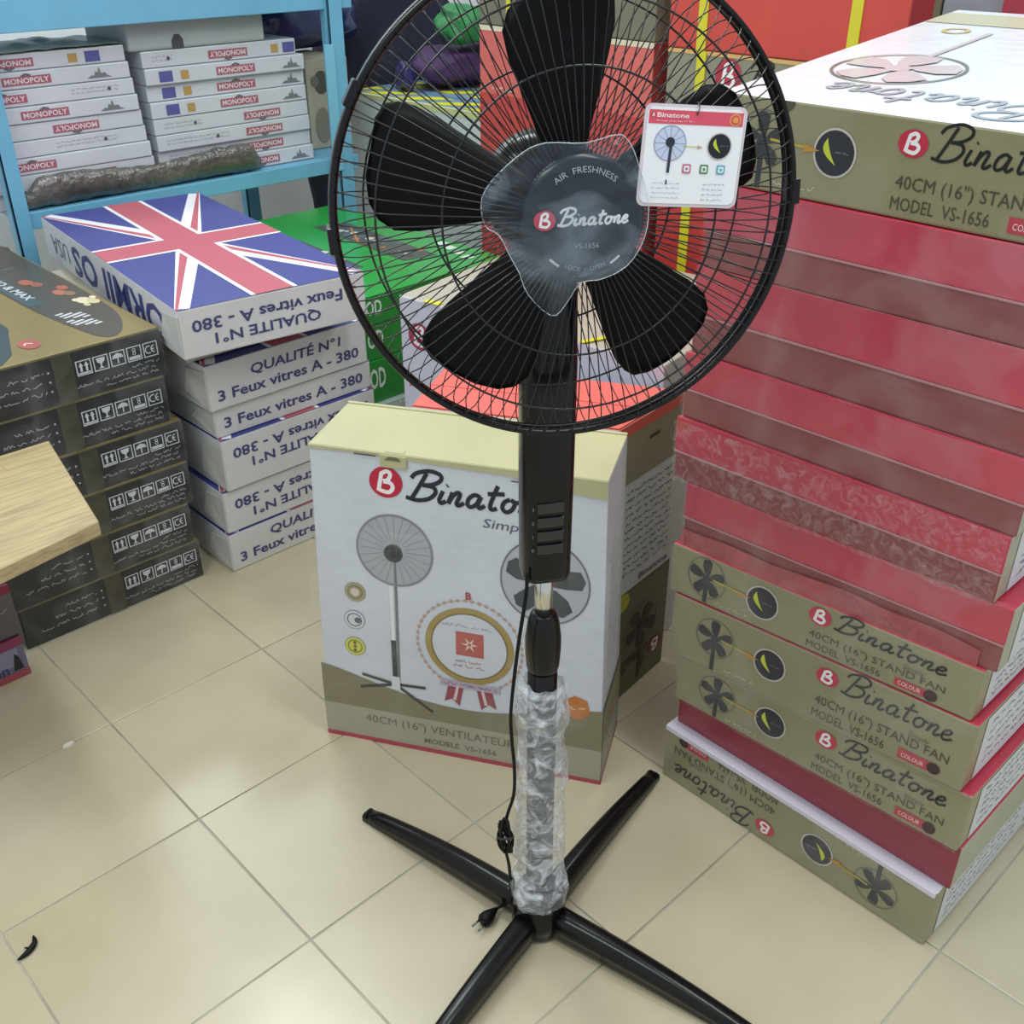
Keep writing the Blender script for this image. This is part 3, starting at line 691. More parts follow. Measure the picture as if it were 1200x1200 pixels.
# ---------------------------------------------------------------- green boxes
def green(z0, H, lb, x=.935, y=.735, full=False):
    b = Box('game_carton', lb, 'carton', 'green boxes under the shelf', (x, y, z0), 0, .49, .80, H, {'side': '#1d8a2c', 'top': '#23a53a'}, coat=.6, rough=.3)
    if full:
        ik = b.ink('top')
        for (u, v, a, c) in ((.06, .22, .10, .30), (.27, .17, .10, .42)):
            P_ = [(u, v), (u+a, v-.02), (u+a+.02, v+c), (u+.02, v+c+.03)]; ik.poly(P_, '#4f5350', 1)
            for q in range(26):
                uu_, vv = u+.02+random.random()*a*.8, v+.02+random.random()*c*.9
                ik.disc(uu_, vv, random.uniform(.006, .016), random.choice(('#7c8482', '#a5a9a2', '#3b3f3c', '#b0713a', '#5d6a70', '#c9cdc8')), 2, n=7)
            ik.line([(u+.01, v+c*.5), (u+a, v+c*.9)], .006, '#c9823a', 3)
        for q in range(5): ik.rect(.03+.0*q, .60+.03*q, .06, .62+.03*q, '#d9ead8', 1)
        for q in range(4): ik.rect(.40+.012*q, .06+.05*q, .43+.012*q, .09+.05*q, '#d9ead8', 1)
        for q in range(4): ik.rect(.06+.03*q, .74, .08+.03*q, .77, '#d9ead8', 1)
        ik.done('top_print', b.ob)
    ik = b.ink('front'); ik.write('OD', .012, H*.35, H*.45, '#d9e6dc', 1, wd=.05, bold=True); ik.done('front_print', b.ob)
    return b
green(.445, .075, 'green game box with pictures on its lid, topmost of the green stack', full=True)
green(.350, .094, 'shiny green box with moulded spine directly under the topmost green one', .938, .74)
green(.235, .114, 'bright green box third from the top of the green stack', .936, .738)
b = Box('wrapped_carton', 'mint and white carton in crinkled clear plastic at the foot of the green boxes', 'carton', None, (.92, .72, 0), 0, .49, .78, .234, {'side': '#a9c9bb', 'top': '#b9d4c8'}, coat=.8, rough=.25, bump=.3)
b.film('plastic_wrap', 0, .49, 0, .234, SLEEVE, .003, .006, nx=24, nz=12, seed=5)

# ---------------------------------------------------------------- wooden table edge and purple cartons, far left
WOOD = mat('#c9b98e', .5, 0, 0, .12, 60, .10, name='pale_wood')
nt = WOOD.node_tree; wv = nt.nodes.new('ShaderNodeTexNoise'); mp = nt.nodes.new('ShaderNodeMapping'); mp.inputs['Scale'].default_value = (2.5, 40, 40)
tc = nt.nodes.new('ShaderNodeTexCoord'); nt.links.new(tc.outputs['Object'], mp.inputs[0]); nt.links.new(mp.outputs[0], wv.inputs['Vector']); wv.inputs['Detail'].default_value = 6
cr = nt.nodes.new('ShaderNodeValToRGB'); cr.color_ramp.elements[0].position = .35; cr.color_ramp.elements[0].color = lin('#a3906a'); cr.color_ramp.elements[1].position = .6; cr.color_ramp.elements[1].color = lin('#bda97e')
nt.links.new(wv.outputs['Fac'], cr.inputs[0]); nt.links.new(cr.outputs[0], nt.nodes['Principled BSDF'].inputs['Base Color'])
t = empty('wooden_table', (-.32, .40, 0), 0, label='pale plywood table top reaching in from the left edge', cat='table')
bm = bmesh.new()
P4 = [(-.80, .08), (.030, .235), (.095, .585), (-.76, .585)]
lo = [bm.verts.new((x+.32, y-.40, .452)) for x, y in P4]; hi = [bm.verts.new((x+.32, y-.40, .478)) for x, y in P4]
bm.faces.new(lo[::-1]); bm.faces.new(hi)
for k in range(4): bm.faces.new((lo[k], lo[(k+1) % 4], hi[(k+1) % 4], hi[k]))
bmesh.ops.bevel(bm, geom=list(bm.edges), offset=.0015, segments=1, affect='EDGES')
link('table_top', bm, WOOD, t)
for (x, y) in ((-.05, -.12), (-.42, -.22), (-.06, .12), (-.42, .14)):
    bm = bmesh.new(); bx(bm, x-.02-.03, x+.02-.03, y-.02, y+.02, 0, .452, .002); link('leg', bm, WOOD, t)
bm = bmesh.new(); bx(bm, .310, .314, .115, .15, .478, .4785); bx(bm, .285, .310, .125, .128, .478, .4785); link('ink_mark', bm, mat('#b39a62', .6), t)
for k, (z0, H, x1, c1, lb) in enumerate(((0, .092, -.046, '#6f6a86', 'purple and white printed carton on the floor at the left edge'), (.093, .118, -.040, '#5a5058', 'dark purple carton stacked on the purple and white one'))):
    b = Box('toy_carton', lb, 'carton', 'purple cartons at the left edge', (x1-.40, .59+.006*k, z0), 0, .40, .06, H, {'side': c1, 'front': c1, 'top': '#7a2f4a'}, coat=.5, rough=.3)
    ik = b.ink('front')
    if k == 0:
        ik.rect(0, 0, .40, .016, '#a5505c', 0); ik.rect(0, .074, .40, .092, '#8a3a5a', 0); ik.rect(.0, .03, .385, .072, '#8f8ca6', 0)
        ik.write('nn', .33, .018, .022, '#41406e', 1, bold=True); ik.poly([(.37, .02), (.39, .02), (.385, .05), (.378, .06)], '#2a2630', 2)
    else: ik.rect(0, .10, .40, .118, '#8a2440', 0); ik.scribble(.30, .39, .06, .012, '#8a8492')
    ik.done('front_print', b.ob)

# ---------------------------------------------------------------- blue shelf
SB = mat('#72b3d3', .4, .1, 0, .06, 30, .06, name='blue_paint')
sh = empty('metal_shelf', (1.0, 1.85, 0), 0, label='light blue painted metal shelf rack in the upper left background', cat='shelf')
def sbox(name, *a, bev=.002, m=SB): bm = bmesh.new(); bx(bm, a[0]-1.0, a[1]-1.0, a[2]-1.85, a[3]-1.85, a[4], a[5], bev); return link(name, bm, m, sh)
sbox('shelf_board', .462, 1.545, 1.551, 2.15, .638, .655)
sbox('front_rail', .462, 1.545, 1.549, 1.556, .612, .655); sbox('front_rail', .43, 1.56, 1.549, 1.562, 1.078, 1.152)
sbox('shelf_board', .43, 1.56, 1.563, 2.15, 1.135, 1.152)
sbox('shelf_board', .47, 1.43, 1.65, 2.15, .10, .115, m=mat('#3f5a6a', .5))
for x0, y0 in ((.445, 1.535), (1.462, 1.535), (.445, 2.13), (1.462, 2.13)):
    bm = bmesh.new(); w_ = .042 if x0 < 1 else .052
    bx(bm, x0-1, x0+w_-1, y0-1.85, y0+.006-1.85, 0, 1.75, .001); bx(bm, x0-1, x0+.006-1, y0-1.85, y0+.04-1.85, 0, 1.75, .001)
    link('upright', bm, SB, sh)
bm = bmesh.new(); bx(bm, 1.438-1, 1.472-1, 1.530-1.85, 1.536-1.85, .62, .985, .001); link('bracket', bm, mat('#7fc0dc', .4, .1), sh)
# board games
LBL = '#ac6472'
def game(idx, x0, W, z0, H, items, pile, lb):
    b = Box('board_game', lb, 'board game', 'board games on the '+pile, (x0, 1.60+random.uniform(-.006, .006), z0), random.uniform(-.008, .008), W, .27, H, {'side': '#c6cbd2', 'front': '#cdd1d8', 'top': '#c6cbd2'}, rough=.4, coat=.2)
    ik = b.ink('front'); X0 = flip(W, H)
    for it in items:
        k = it[0]; u = it[1]
        if k in 'Mm':
            L = .125; ik.rect(u, H*.22, u+L, H*.72, LBL, 1)
            ik.X = None if k == 'M' else (lambda a, c, u=u: (2*u+.125-a, H*.94-c))
            ik.write('MONOPOLY', u+.005, H*.32, H*.30, '#e4d9dd', 2, wd=L-.01, bold=True); ik.line([(u+.05, H*.70), (u+.062, H*.82), (u+.075, H*.72)], .006, '#6f6a70', 2); ik.X = None
        if k == 'b': ik.rect(u, H*.16, u+.040, H*.80, '#5c5f9c', 1)
        if k == 'y': ik.rect(u, H*.22, u+.024, H*.74, '#b9975a', 1)
        if k == 's':
            ik.poly([(u, H*.2), (u+.012, H*.38), (u+.02, H*.35), (u+.024, H*.62), (u+.03, H*.5), (u+.034, H*.85), (u+.040, H*.45), (u+.05, H*.5), (u+.056, H*.30), (u+.07, H*.2)], '#777d80', 1)
        if k == 't':
            for q in (.62, .40): ik.scribble(u, u+it[2], H*q, H*.09, '#9a9fa8')
            ik.disc(u+it[2]*.8, H*.5, H*.12, '#55585f', 1, n=10)
    b.slab('lid_seam', 0.001, W-.001, -.0008, .0, H*.02, H*.055, mat('#8f959c', .6), .0)
    ik.done('front_print', b.ob)
Lr = [('M', .05, ''), ]
left = [[('y', .30), ('b', .345), ('m', .085)], [('M', .115), ('s', .335)], [('M', .04), ('t', .28, .13)], [('M', .135), ('s', .345)], [('m', .205)], [('t', .20, .17)], [('M', .06)], [('m', .215)], [('m', .22)]]
loc_l = ['topmost board game of the left pile, dusty, label beside two coloured squares', 'board game second from top of the left pile with skyline print at its right end',
 'board game third from top of the left pile, label at far left', 'board game fourth from top of the left pile with skyline print', 'board game fifth from top of the left pile, label upside down',
 'board game sixth from top of the left pile showing only small print', 'board game third from bottom of the left pile, label at the left', 'board game second from bottom of the left pile, label upside down',
 'lowest board game of the left pile, behind the plastic bundle']
for k in range(9):
    z = .656+(8-k)*.0412; xr = (.885-.0045*(8-k)); game(k, xr-.455, .455, z, .0408, left[k], 'left pile', loc_l[k])
right = [[('m', .20), ('y', .405), ('b', .445), ('t', .03, .06)], [('b', .04), ('y', .105), ('M', .215), ('s', .43)], [('b', .045), ('y', .11), ('M', .215), ('s', .43)], [('b', .045), ('y', .11), ('M', .215), ('s', .425)],
         [('t', .03, .12), ('m', .285)], [('t', .03, .2), ('m', .285)], [('t', .03, .2), ('m', .285)], [('m', .26), ('s', .425)]]
loc_r = ['topmost board game of the right pile, under the foam tray', 'board game second from top of the right pile with blue square at left', 'board game third from top of the right pile with blue square at left',
 'board game fourth from top of the right pile, lowest with a blue square', 'board game fifth from top of the right pile, highest with upside-down label and small print', 'board game sixth from top of the right pile, upside-down label',
 'board game second from bottom of the right pile, upside-down label', 'lowest board game of the right pile with skyline print at its right end']
for k in range(8):
    z = .656+(7-k)*.0435; game(k, .892+.001*k, .51 if k else .49, z, .0431, right[k], 'right pile', loc_r[k])
# foam tray
b = Box('foam_tray', 'pale polystyrene tray with a small notch on top of the right pile of games', 'foam', None, (.862, 1.60, 1.0045), 0, .42, .26, .078, {'side': '#b9bfc0', 'front': '#b4babb'}, rough=.8, bump=.25, bev=.008)
ik = b.ink('front'); ik.poly([(.125, .0), (.125, .022), (.135, .036), (.150, .036), (.160, .022), (.160, .0)], '#4f5556', 1); ik.done('notch', b.ob)
# crumpled cover on left pile
bm = bmesh.new(); g = []
for i in range(25):
    row = []
    for j in range(9):
        x = .43+.42*i/24; y = 1.595+.25*j/8
        row.append(bm.verts.new((x, y, 1.0295+.010*max(0, math.sin(PI*i/24))*math.sin(PI*j/8)+.012*abs(noise.noise(Vector((x*14, y*14, 2)))))))
    g.append(row)
for i in range(24):
    for j in range(8): bm.faces.new((g[i][j], g[i+1][j], g[i+1][j+1], g[i][j+1]))
setp(link('dust_sheet', bm, mat('#aeb3a6', .5, .3, 0, .3, 30, .1), None, True), 'crumpled grey plastic sheet lying on the left pile of games', 'plastic sheet')
# plastic bundle in front of games
bm = bmesh.new(); rings = []
for i in range(41):
    t_ = i/40; x = .485+.715*t_; ring = []
    r0 = (.035+.004*math.sin(t_*9))*(min(1, t_*9+.35))*(min(1, (1-t_)*12+.5))
    for k in range(16):
        a = 2*PI*k/16; q = r0*(1+.22*noise.noise(Vector((x*25, math.cos(a)*2, math.sin(a)*2))))
        ring.append(bm.verts.new((x, 1.572+q*.55*math.cos(a), .656+r0*1.1+q*math.sin(a))))
    rings.append(ring)
for A, B2 in zip(rings, rings[1:]):
    for k in range(16): bm.faces.new((A[k], A[(k+1) % 16], B2[(k+1) % 16], B2[k]))
bm.faces.new(rings[0][::-1]); bm.faces.new(rings[-1])
m = mat('#56534e', .22, 1, 0, .8, 45, .6, name='bundle_plastic')
setp(link('plastic_bundle', bm, m, None, True), 'long dark bundle in crinkled clear plastic lying in front of the board games', 'bundle')
# beige box and dark blue bundle
b = Box('picture_box', 'beige box with grey pictures right of the board games on the shelf', 'box', None, (1.475, 1.70, .656), 0, .16, .22, .27, {'side': '#b4ad98'}, rough=.5)
ik = b.ink('front'); ik.disc(.055, .20, .028, '#5b5a50', 1, .035); ik.disc(.03, .205, .016, '#7a786a', 2); ik.ring(.115, .15, .03, .004, '#77756a', 1); ik.disc(.05, .07, .03, '#8a8778', 1, .055); ik.disc(.135, .08, .022, '#7c6232', 1, .04); ik.disc(.13, .05, .014, '#9a9a3a', 2, .03); ik.done('front_print', b.ob)
def lump(name, lb, cat, c, s, m, seed, n=20, amp=.25, group=None):
    bm = bmesh.new(); bmesh.ops.create_icosphere(bm, subdivisions=4, radius=1)
    for v in bm.verts:
        p = v.co.copy(); q = 1+amp*noise.noise(p*1.6+Vector((seed, 0, 0)))+.08*noise.noise(p*6+Vector((seed, 1, 0)))
        p = Vector([math.copysign(abs(k)**.75, k) for k in p])
        v.co = Vector((p.x*s[0]*q, p.y*s[1]*q, max(-s[2], p.z*s[2]*q)))
    o = link(name, bm, m, None, True); o.location = c
    return setp(o, lb, cat, group)
lump('blue_bundle', 'large dark blue plastic bundle filling the right end of the shelf', 'bundle', (1.60, 1.965, 1.025), (.24, .15, .097), mat('#14235a', .3, .6, 0, .3, 14, .3), 3, amp=.1)
bm = bmesh.new(); bx(bm, 1.38, 1.45, 1.88, 2.08, .656, .926, .003); setp(link('carton', bm, mat('#9a9484', .6)), 'plain brown-grey carton under the blue bundle at the back of the shelf', 'carton')

# ---------------------------------------------------------------- striped box and cloths behind the grille
b = Box('striped_box', 'pale box with yellow and blue striped lid behind the left of the grille', 'box', None, (1.705, 1.83, 0), AR+.03, .72, .55, .80, {'side': '#b4bab8', 'front': '#d3d9d8', 'top': '#7f95b4'}, rough=.4, coat=.2)
ik = b.ink('top')
for k in range(9):
    u = -.10+.16*k
    for v0 in (.03, .20, .37):
        P_ = [(u, v0), (u+.09, v0), (u+.20, v0+.10), (u+.12, v0+.10)]; P_ = [(min(max(a, 0), .72), c) for a, c in P_]
        ik.poly(P_, '#d9d622', 1)
ik.rect(0, 0, .72, .022, '#c9cfa0', 0); ik.rect(.0, .14, .72, .17, '#5f86a4', 1); ik.rect(.0, .30, .72, .33, '#5f86a4', 1); ik.done('top_print', b.ob)
ik = b.ink('front'); ik.poly([(.0, .8), (.0, .792), (.25, .79), (.72, .78), (.72, .80)], '#d3d494', 1); ik.done('front_print', b.ob)
lump('folded_cloth', 'purple cloth heap behind the striped box lid', 'cloth', (2.10, 1.66, .865), (.20, .13, .060), mat('#3f2052', .7, 0, 0, .4, 12, .25), 5, group='coloured cloth heaps')
lump('folded_cloth', 'green cloth lump lying on top of the purple cloth heap', 'cloth', (2.08, 1.60, .998), (.12, .09, .060), mat('#1f7a3e', .6, .2, 0, .4, 12, .2), 9, group='coloured cloth heaps')
lump('folded_cloth', 'dark blue cloth roll at the left end of the striped lid', 'cloth', (1.84, 1.66, .848), (.03, .03, .046), mat('#28245f', .5, .3, 0, .4, 12, .2), 12, group='coloured cloth heaps')
lump('folded_cloth', 'near-black cloth mass high behind the top left of the grille', 'cloth', (2.12, 2.12, .60), (.34, .16, .60), mat('#15162e', .7, 0, 0, .4, 12, .25), 15, group='coloured cloth heaps')

# ---------------------------------------------------------------- the pedestal fan
BK = mat('#08090c', .24, 0, name='black_plastic', spec=.38); BKM = mat('#08090b', .5, name='matte_black', spec=.25)
WIRE = mat('#121417', .3, .2, .0, name='black_wire'); CHR = mat('#d8d8d0', .18, 0, 1.0, name='chrome')
B0 = Vector((.27, -.549, 0))
fan = empty('pedestal_fan', B0, 0, label='black pedestal fan with round wire grille and four-legged cross base', cat='fan')
def L(p): return Vector(p)-B0
# base hub and legs
bm = bmesh.new(); lathe(bm, [(.036, .003), (.0405, .006), (.0415, .030), (.0385, .060), (.033, .076), (.022, .082)], 40); hub = link('base_hub', bm, BK, fan, True)
for dirv, ln in (((-.059, .351), .357), ((.363, .074), .372), ((.077, -.350), .37), ((-.355, -.075), .37)):
    dv = Vector((dirv[0], dirv[1], 0)).normalized(); sd = Vector((-dv.y, dv.x, 0)); bm = bmesh.new(); rings = []
    for k in range(13):
        t_ = k/12; s_ = .026+(ln-.026)*t_; wd = .0198*(1-t_)+.0125*t_; zt = .050*(1-t_)**1.0+.017*t_+.010*math.sin(PI*t_); zb = .014*(1-t_)+.0*t_ + .004*math.sin(PI*t_)
        if k == 12: zt -= .003; wd -= .001
        pr_ = [(-1, zb), (-1, zb+(zt-zb)*.55), (-.72, zb+(zt-zb)*.88), (-.3, zt), (.3, zt), (.72, zb+(zt-zb)*.88), (1, zb+(zt-zb)*.55), (1, zb)]
        rings.append([bm.verts.new(dv*s_+sd*wd*a+Vector((0, 0, z))) for a, z in pr_])
    for A, B2 in zip(rings, rings[1:]):
        for q in range(8): bm.faces.new((A[q], A[(q+1) % 8], B2[(q+1) % 8], B2[q]))
    bm.faces.new(rings[0]); bm.faces.new(rings[-1][::-1]); bmesh.ops.recalc_face_normals(bm, faces=bm.faces)
    leg = link('leg', bm, BK, fan, True)
    bm = bmesh.new(); c_ = dv*(ln-.001); 
    rv = [bm.verts.new(c_+sd*.0115*a+dv*b_+Vector((0, 0, z))) for b_ in (-.006, .003) for a, z in ((-1, .0), (-1, .011), (-.6, .0145), (.6, .0145), (1, .011), (1, .0))]
    for q in range(6): bm.faces.new((rv[q], rv[(q+1) % 6], rv[6+(q+1) % 6], rv[6+q]))
    bm.faces.new(rv[:6]); bm.faces.new(rv[6:]); bmesh.ops.recalc_face_normals(bm, faces=bm.faces)
    link('end_cap', bm, BKM, leg)
bm = bmesh.new(); lathe(bm, [(.0195, .08), (.0195, .50)], 28); link('lower_pole', bm, BK, fan, True)
bm = bmesh.new(); lathe(bm, [(.0115, .56), (.0115, .66)], 24); link('chrome_pole', bm, CHR, fan, True)['label'] = 'chrome inner pole'
bm = bmesh.new(); lathe(bm, [(.0195, .492), (.0215, .50), (.0232, .525), (.0232, .545), (.020, .570), (.0165, .580), (.014, .583)], 32); link('height_collar', bm, BK, fan, True)
# crinkled plastic sleeve on the pole
bm = bmesh.new(); NZ, NA = 90, 48; g = []
for i in range(NZ+1):
    z = .062+.412*i/NZ; t_ = i/NZ; row = []
    base = .0375-.005*t_+.002*math.sin(t_*23)+(.003 if t_ < .14 else 0)-(.005 if i > NZ-2 else 0)
    for k in range(NA):
        a = 2*PI*k/NA; p = Vector((math.cos(a)*1.6, math.sin(a)*1.6, z*28))
        rd = base+.0055*noise.noise(p)+.0035*abs(noise.noise(p*2.3+Vector((5, 0, 0))))-.003*abs(noise.noise(Vector((a*1.2, z*60, 3))))
        if i == 0: rd *= .98
        row.append(bm.verts.new((rd*math.cos(a), rd*math.sin(a), z+(.006*noise.noise(Vector((math.cos(a)*2, math.sin(a)*2, 9))) if i in (0, NZ) else 0))))
    g.append(row)
for i in range(NZ):
    for k in range(NA): bm.faces.new((g[i][k], g[i][(k+1) % NA], g[i+1][(k+1) % NA], g[i+1][k]))
link('plastic_sleeve', bm, SLEEVE, fan)['label'] = 'crinkled milky plastic sleeve around the lower pole'
# control column
HN = Vector((-.5328, -.8422, .0824)).normalized(); HR = (-HN).cross(Vector((0, 0, 1))).normalized(); HU = HN.cross(HR)
fr = Vector((HN.x, HN.y, 0)).normalized(); 
def colpt(a, d_, z): return HR*a+fr*d_+Vector((0, 0, z))
bm = bmesh.new(); rings = []
for z, s_ in ((.640, .80), (.642, .93), (.650, 1.0), (.80, 1.03), (.92, 1.03), (1.00, .96), (1.035, .80)):
    ring = []
    for k in range(28):
        a = 2*PI*k/28; ca, sa = math.cos(a), math.sin(a)
        ring.append(bm.verts.new(colpt(.0300*s_*math.copysign(abs(ca)**.5, ca), .026*s_*math.copysign(abs(sa)**.6, sa), z)))
    rings.append(ring)
for A, B2 in zip(rings, rings[1:]):
    for k in range(28): bm.faces.new((A[k], A[(k+1) % 28], B2[(k+1) % 28], B2[k]))
bm.faces.new(rings[0][::-1]); bm.faces.new(rings[-1]); bmesh.ops.recalc_face_normals(bm, faces=bm.faces)
colm = link('control_column', bm, BK, fan, True)
for k in range(4):
    bm = bmesh.new(); z = .748-.0185*k
    bx(bm, -.016, .016, -.0025, .0025, -.0065, .0065, .0018)
    o = link('speed_button', bm, mat('#14161a', .25, .6), colm); o.location = colpt(.0, .0265, z); o.rotation_euler = (0, 0, math.atan2(HR.y, HR.x))
bm = bmesh.new(); Mb = Ink(lambda u, v, e: colpt(u, .0268+e, v), .0002)
for k, s_ in enumerate('3210'): Mb.write(s_, -.0225, .7455-.0185*k, .0045, '#8a8d92')
Mb.done('button_marks', colm)
# head: local axes HR (right), HU (up), HN (forward)
HC = L((.2290, -.6137, 1.1016))
def H_(a, b_, g_): return HC+HR*a+HU*b_+HN*g_
MH = Matrix((HR, HU, HN)).transposed()
def hl(prof, seg=48):
    bm = bmesh.new(); lathe(bm, prof, seg, 0, HC, MH); bmesh.ops.recalc_face_normals(bm, faces=bm.faces); return bm
link('motor_housing', hl([(.030, -.170), (.055, -.162), (.062, -.13), (.062, -.09), (.045, -.075)]), BK, fan, True)
bm = bmesh.new(); tube(bm, [H_(0, -.02, -.12), H_(0, -.05, -.105), (0, 0, 1.02), (0, 0, .98)], [.024, .024, .022, .02], 16); link('tilt_neck', bm, BK, fan, True)
link('spinner_cap', hl([(.034, -.035), (.036, -.015), (.033, .008), (.020, .018), (.004, .021)]), BK, fan, True)
# blades
prof = [(.025, -.014, .014), (.05, -.022, .020), (.08, -.032, .029), (.11, -.042, .040), (.135, -.050, .049), (.158, -.056, .053), (.174, -.056, .047), (.185, -.052, .034), (.192, -.038, .012)]
for k in range(5):
    a = math.radians(20+72*k+1); bm = bmesh.new(); tops = []; bots = []
    for x, y0, y1 in prof:
        rt, rb = [], []
        for q in range(9):
            y = y0+(y1-y0)*q/8; z = -.012+.28*y*(1-x*1.6)+.006*math.sin(PI*q/8)
            A_ = x*math.cos(a)-y*math.sin(a); B2 = x*math.sin(a)+y*math.cos(a)
            rt.append(bm.verts.new(H_(A_, B2, z+.001))); rb.append(bm.verts.new(H_(A_, B2, z-.001)))
        tops.append(rt); bots.append(rb)
    for S_, fl_ in ((tops, False), (bots, True)):
        for A, B2 in zip(S_, S_[1:]):
            for q in range(8):
                f = (A[q], A[q+1], B2[q+1], B2[q]); bm.faces.new(f if not fl_ else f[::-1])
    bd = lambda S_: [r[0] for r in S_]+S_[-1][1:]+[r[-1] for r in S_[-2::-1]]+S_[0][-2:0:-1]
    e1, e2_ = bd(tops), bd(bots)
    for q in range(len(e1)): bm.faces.new((e1[q], e1[(q+1) % len(e1)], e2_[(q+1) % len(e1)], e2_[q]))
    bmesh.ops.recalc_face_normals(bm, faces=bm.faces)
    link('blade', bm, mat('#050608', .42, 0, name='blade_black', spec=.16), fan, True)
# grilles
def grille(name, stations, N, ph, rings_, rb):
    bm = bmesh.new()
    g0 = link(name, hl([(rb-.004, -.004*1), (rb, .0), (rb, .006)]) if False else bmesh.new(), WIRE, fan) if False else None
    prof_ = [(.2170, .004), (.2195, .011), (.2235, .011), (.2252, .004), (.2248, -.011), (.2225, -.012)] if name == 'front_grille' else [(.2200, -.008), (.2240, -.008), (.2240, -.014), (.2200, -.014), (.2190, -.011)]
    bm = bmesh.new(); R_ = []
    for i in range(120):
        a = 2*PI*i/120; R_.append([bm.verts.new(H_(r*math.cos(a), r*math.sin(a), z)) for r, z in prof_])
    m_ = len(prof_)
    for i in range(120):
        for q in range(m_): bm.faces.new((R_[i][q], R_[i][(q+1) % m_], R_[(i+1) % 120][(q+1) % m_], R_[(i+1) % 120][q]))
    bmesh.ops.recalc_face_normals(bm, faces=bm.faces)
    root = link(name, bm, BK, fan, True)
    bm = bmesh.new()
    for i in range(N):
        a = 2*PI*(i+ph)/N; tw = 0
        tube(bm, [H_(r*math.cos(a), r*math.sin(a), z) for r, z in stations], .00064, 4)
    setp(link('radial_wires', bm, WIRE, root, True), kind='stuff')
    for r, z in rings_:
        bm = bmesh.new(); tube(bm, [H_(r*math.cos(2*PI*i/72), r*math.sin(2*PI*i/72), z) for i in range(72)], .0011, 5, True); link('ring_wire', bm, WIRE, root, True)
grille('front_grille', [(.050, .050), (.085, .050), (.13, .0475), (.175, .041), (.203, .031), (.216, .018), (.2205, .004)], 96, 0, [(.128, .0465), (.186, .037)], .22)
grille('rear_grille', [(.045, -.075), (.085, -.073), (.13, -.068), (.175, -.058), (.205, -.042), (.217, -.025), (.2205, -.008)], 96, .5, [(.05, -.076), (.125, -.070), (.190, -.052)], .22)
bm = bmesh.new()
for a in (math.radians(151), math.radians(2), math.radians(184)):
    c_ = H_(.2235*math.cos(a), .2235*math.sin(a), 0); M2 = Matrix((HR*math.cos(a)+HU*math.sin(a), -HR*math.sin(a)+HU*math.cos(a), HN)).transposed()
    t2 = bmesh.new(); bx(t2, -.004, .0045, -.012, .012, -.015, .012, .0015)
    for v in t2.verts: v.co = c_+M2@v.co
    link('grille_clip', t2, BK, fan)
# badge
bd = hl([(.050, .040), (.056, .044), (.0575, .050), (.0565, .0535), (.052, .056), (.040, .058), (.020, .0592), (.0, .0596)], 64)
badge = link('centre_badge', bd, mat('#0a0f18', .3, .1, name='badge_black', spec=.3), fan, True)
def bM(u, v, e):
    r = math.hypot(u, v); z = .0596-.0000*r-1.1*r*r
    if r > .04: z = .058-(r-.04)*.17
    return H_(u, v, z+.0004+e)
ik = Ink(bM, .0002); c1 = '#cfd2d6'
logo(ik, -.0375, .0015, .0098, 1, '#c23a50', .0088); wordmark(ik, -.0255, -.0035, .066, '#e4e6ea', 1, ht=.0150, wd=.10)
ik.write('VS-1656', -.0105, -.0245, .0048, '#9fa3a8', 1, wd=.023)
ik.write('AIR  FRESHNESS', 0, 0, .0052, '#9fa3a8', 1, wd=.058, arc=(.0415, 1))
ik.write('LOCK  •  OPEN', 0, 0, .0040, '#9fa3a8', 1, wd=.040, arc=(.0455, -1))
for a0 in (-.80, ):
    for s_ in (-1, 1): ik.ring(0, 0, .0475, .0022, '#e4e6ea', 1, n=8, a0=-PI/2+s_*.55, a1=-PI/2+s_*.78)
ik.done('badge_lettering', badge)
# bag film around the badge
out = [(-.035, .067), (.0, .066), (.034, .071), (.048, .048), (.056, .02), (.058, -.008), (.046, -.036), (.02, -.052), (-.004, -.055), (-.017, -.078), (-.030, -.087), (-.052, -.065), (-.060, -.045), (-.068, -.030), (-.078, -.010), (-.090, -.001), (-.092, .023), (-.076, .043), (-.055, .060)]
O2 = [(p.x, p.y) for p in spline([(a, b_, 0) for a, b_ in out], 3, True)]
bm = bmesh.new(); rings = []; NN = len(O2)
for s_ in (.12, .3, .5, .65, .8, .9, 1.0):
    ring = []
    for (a, b_) in O2:
        x, y = a*s_, b_*s_; r = math.hypot(x, y)
        z = .0635 if r < .05 else .0635-(r-.05)*.35
        z += .0025*noise.noise(Vector((x*60, y*60, 1)))+(.004*noise.noise(Vector((x*90, y*90, 7))) if s_ > .7 else 0)
        ring.append(bm.verts.new(H_(x, y, z)))
    rings.append(ring)
for A, B2 in zip(rings, rings[1:]):
    for k in range(NN): bm.faces.new((A[k], A[(k+1) % NN], B2[(k+1) % NN], B2[k]))
bm.faces.new(rings[0])
t2 = bmesh.new(); tube(t2, [v.co.copy() for v in rings[-1]], .0005, 4, True); FO = link('film_glint', t2, film_mat('film_edge', '#dfe8ee', body=.45, milk=.4, bscale=90, bump=.3), fan, True)  # pale tube paints in the crisp highlights along the film's rim
link('badge_film', bm, HUBFILM, fan)['label'] = 'thin crumpled clear bag around the centre badge'
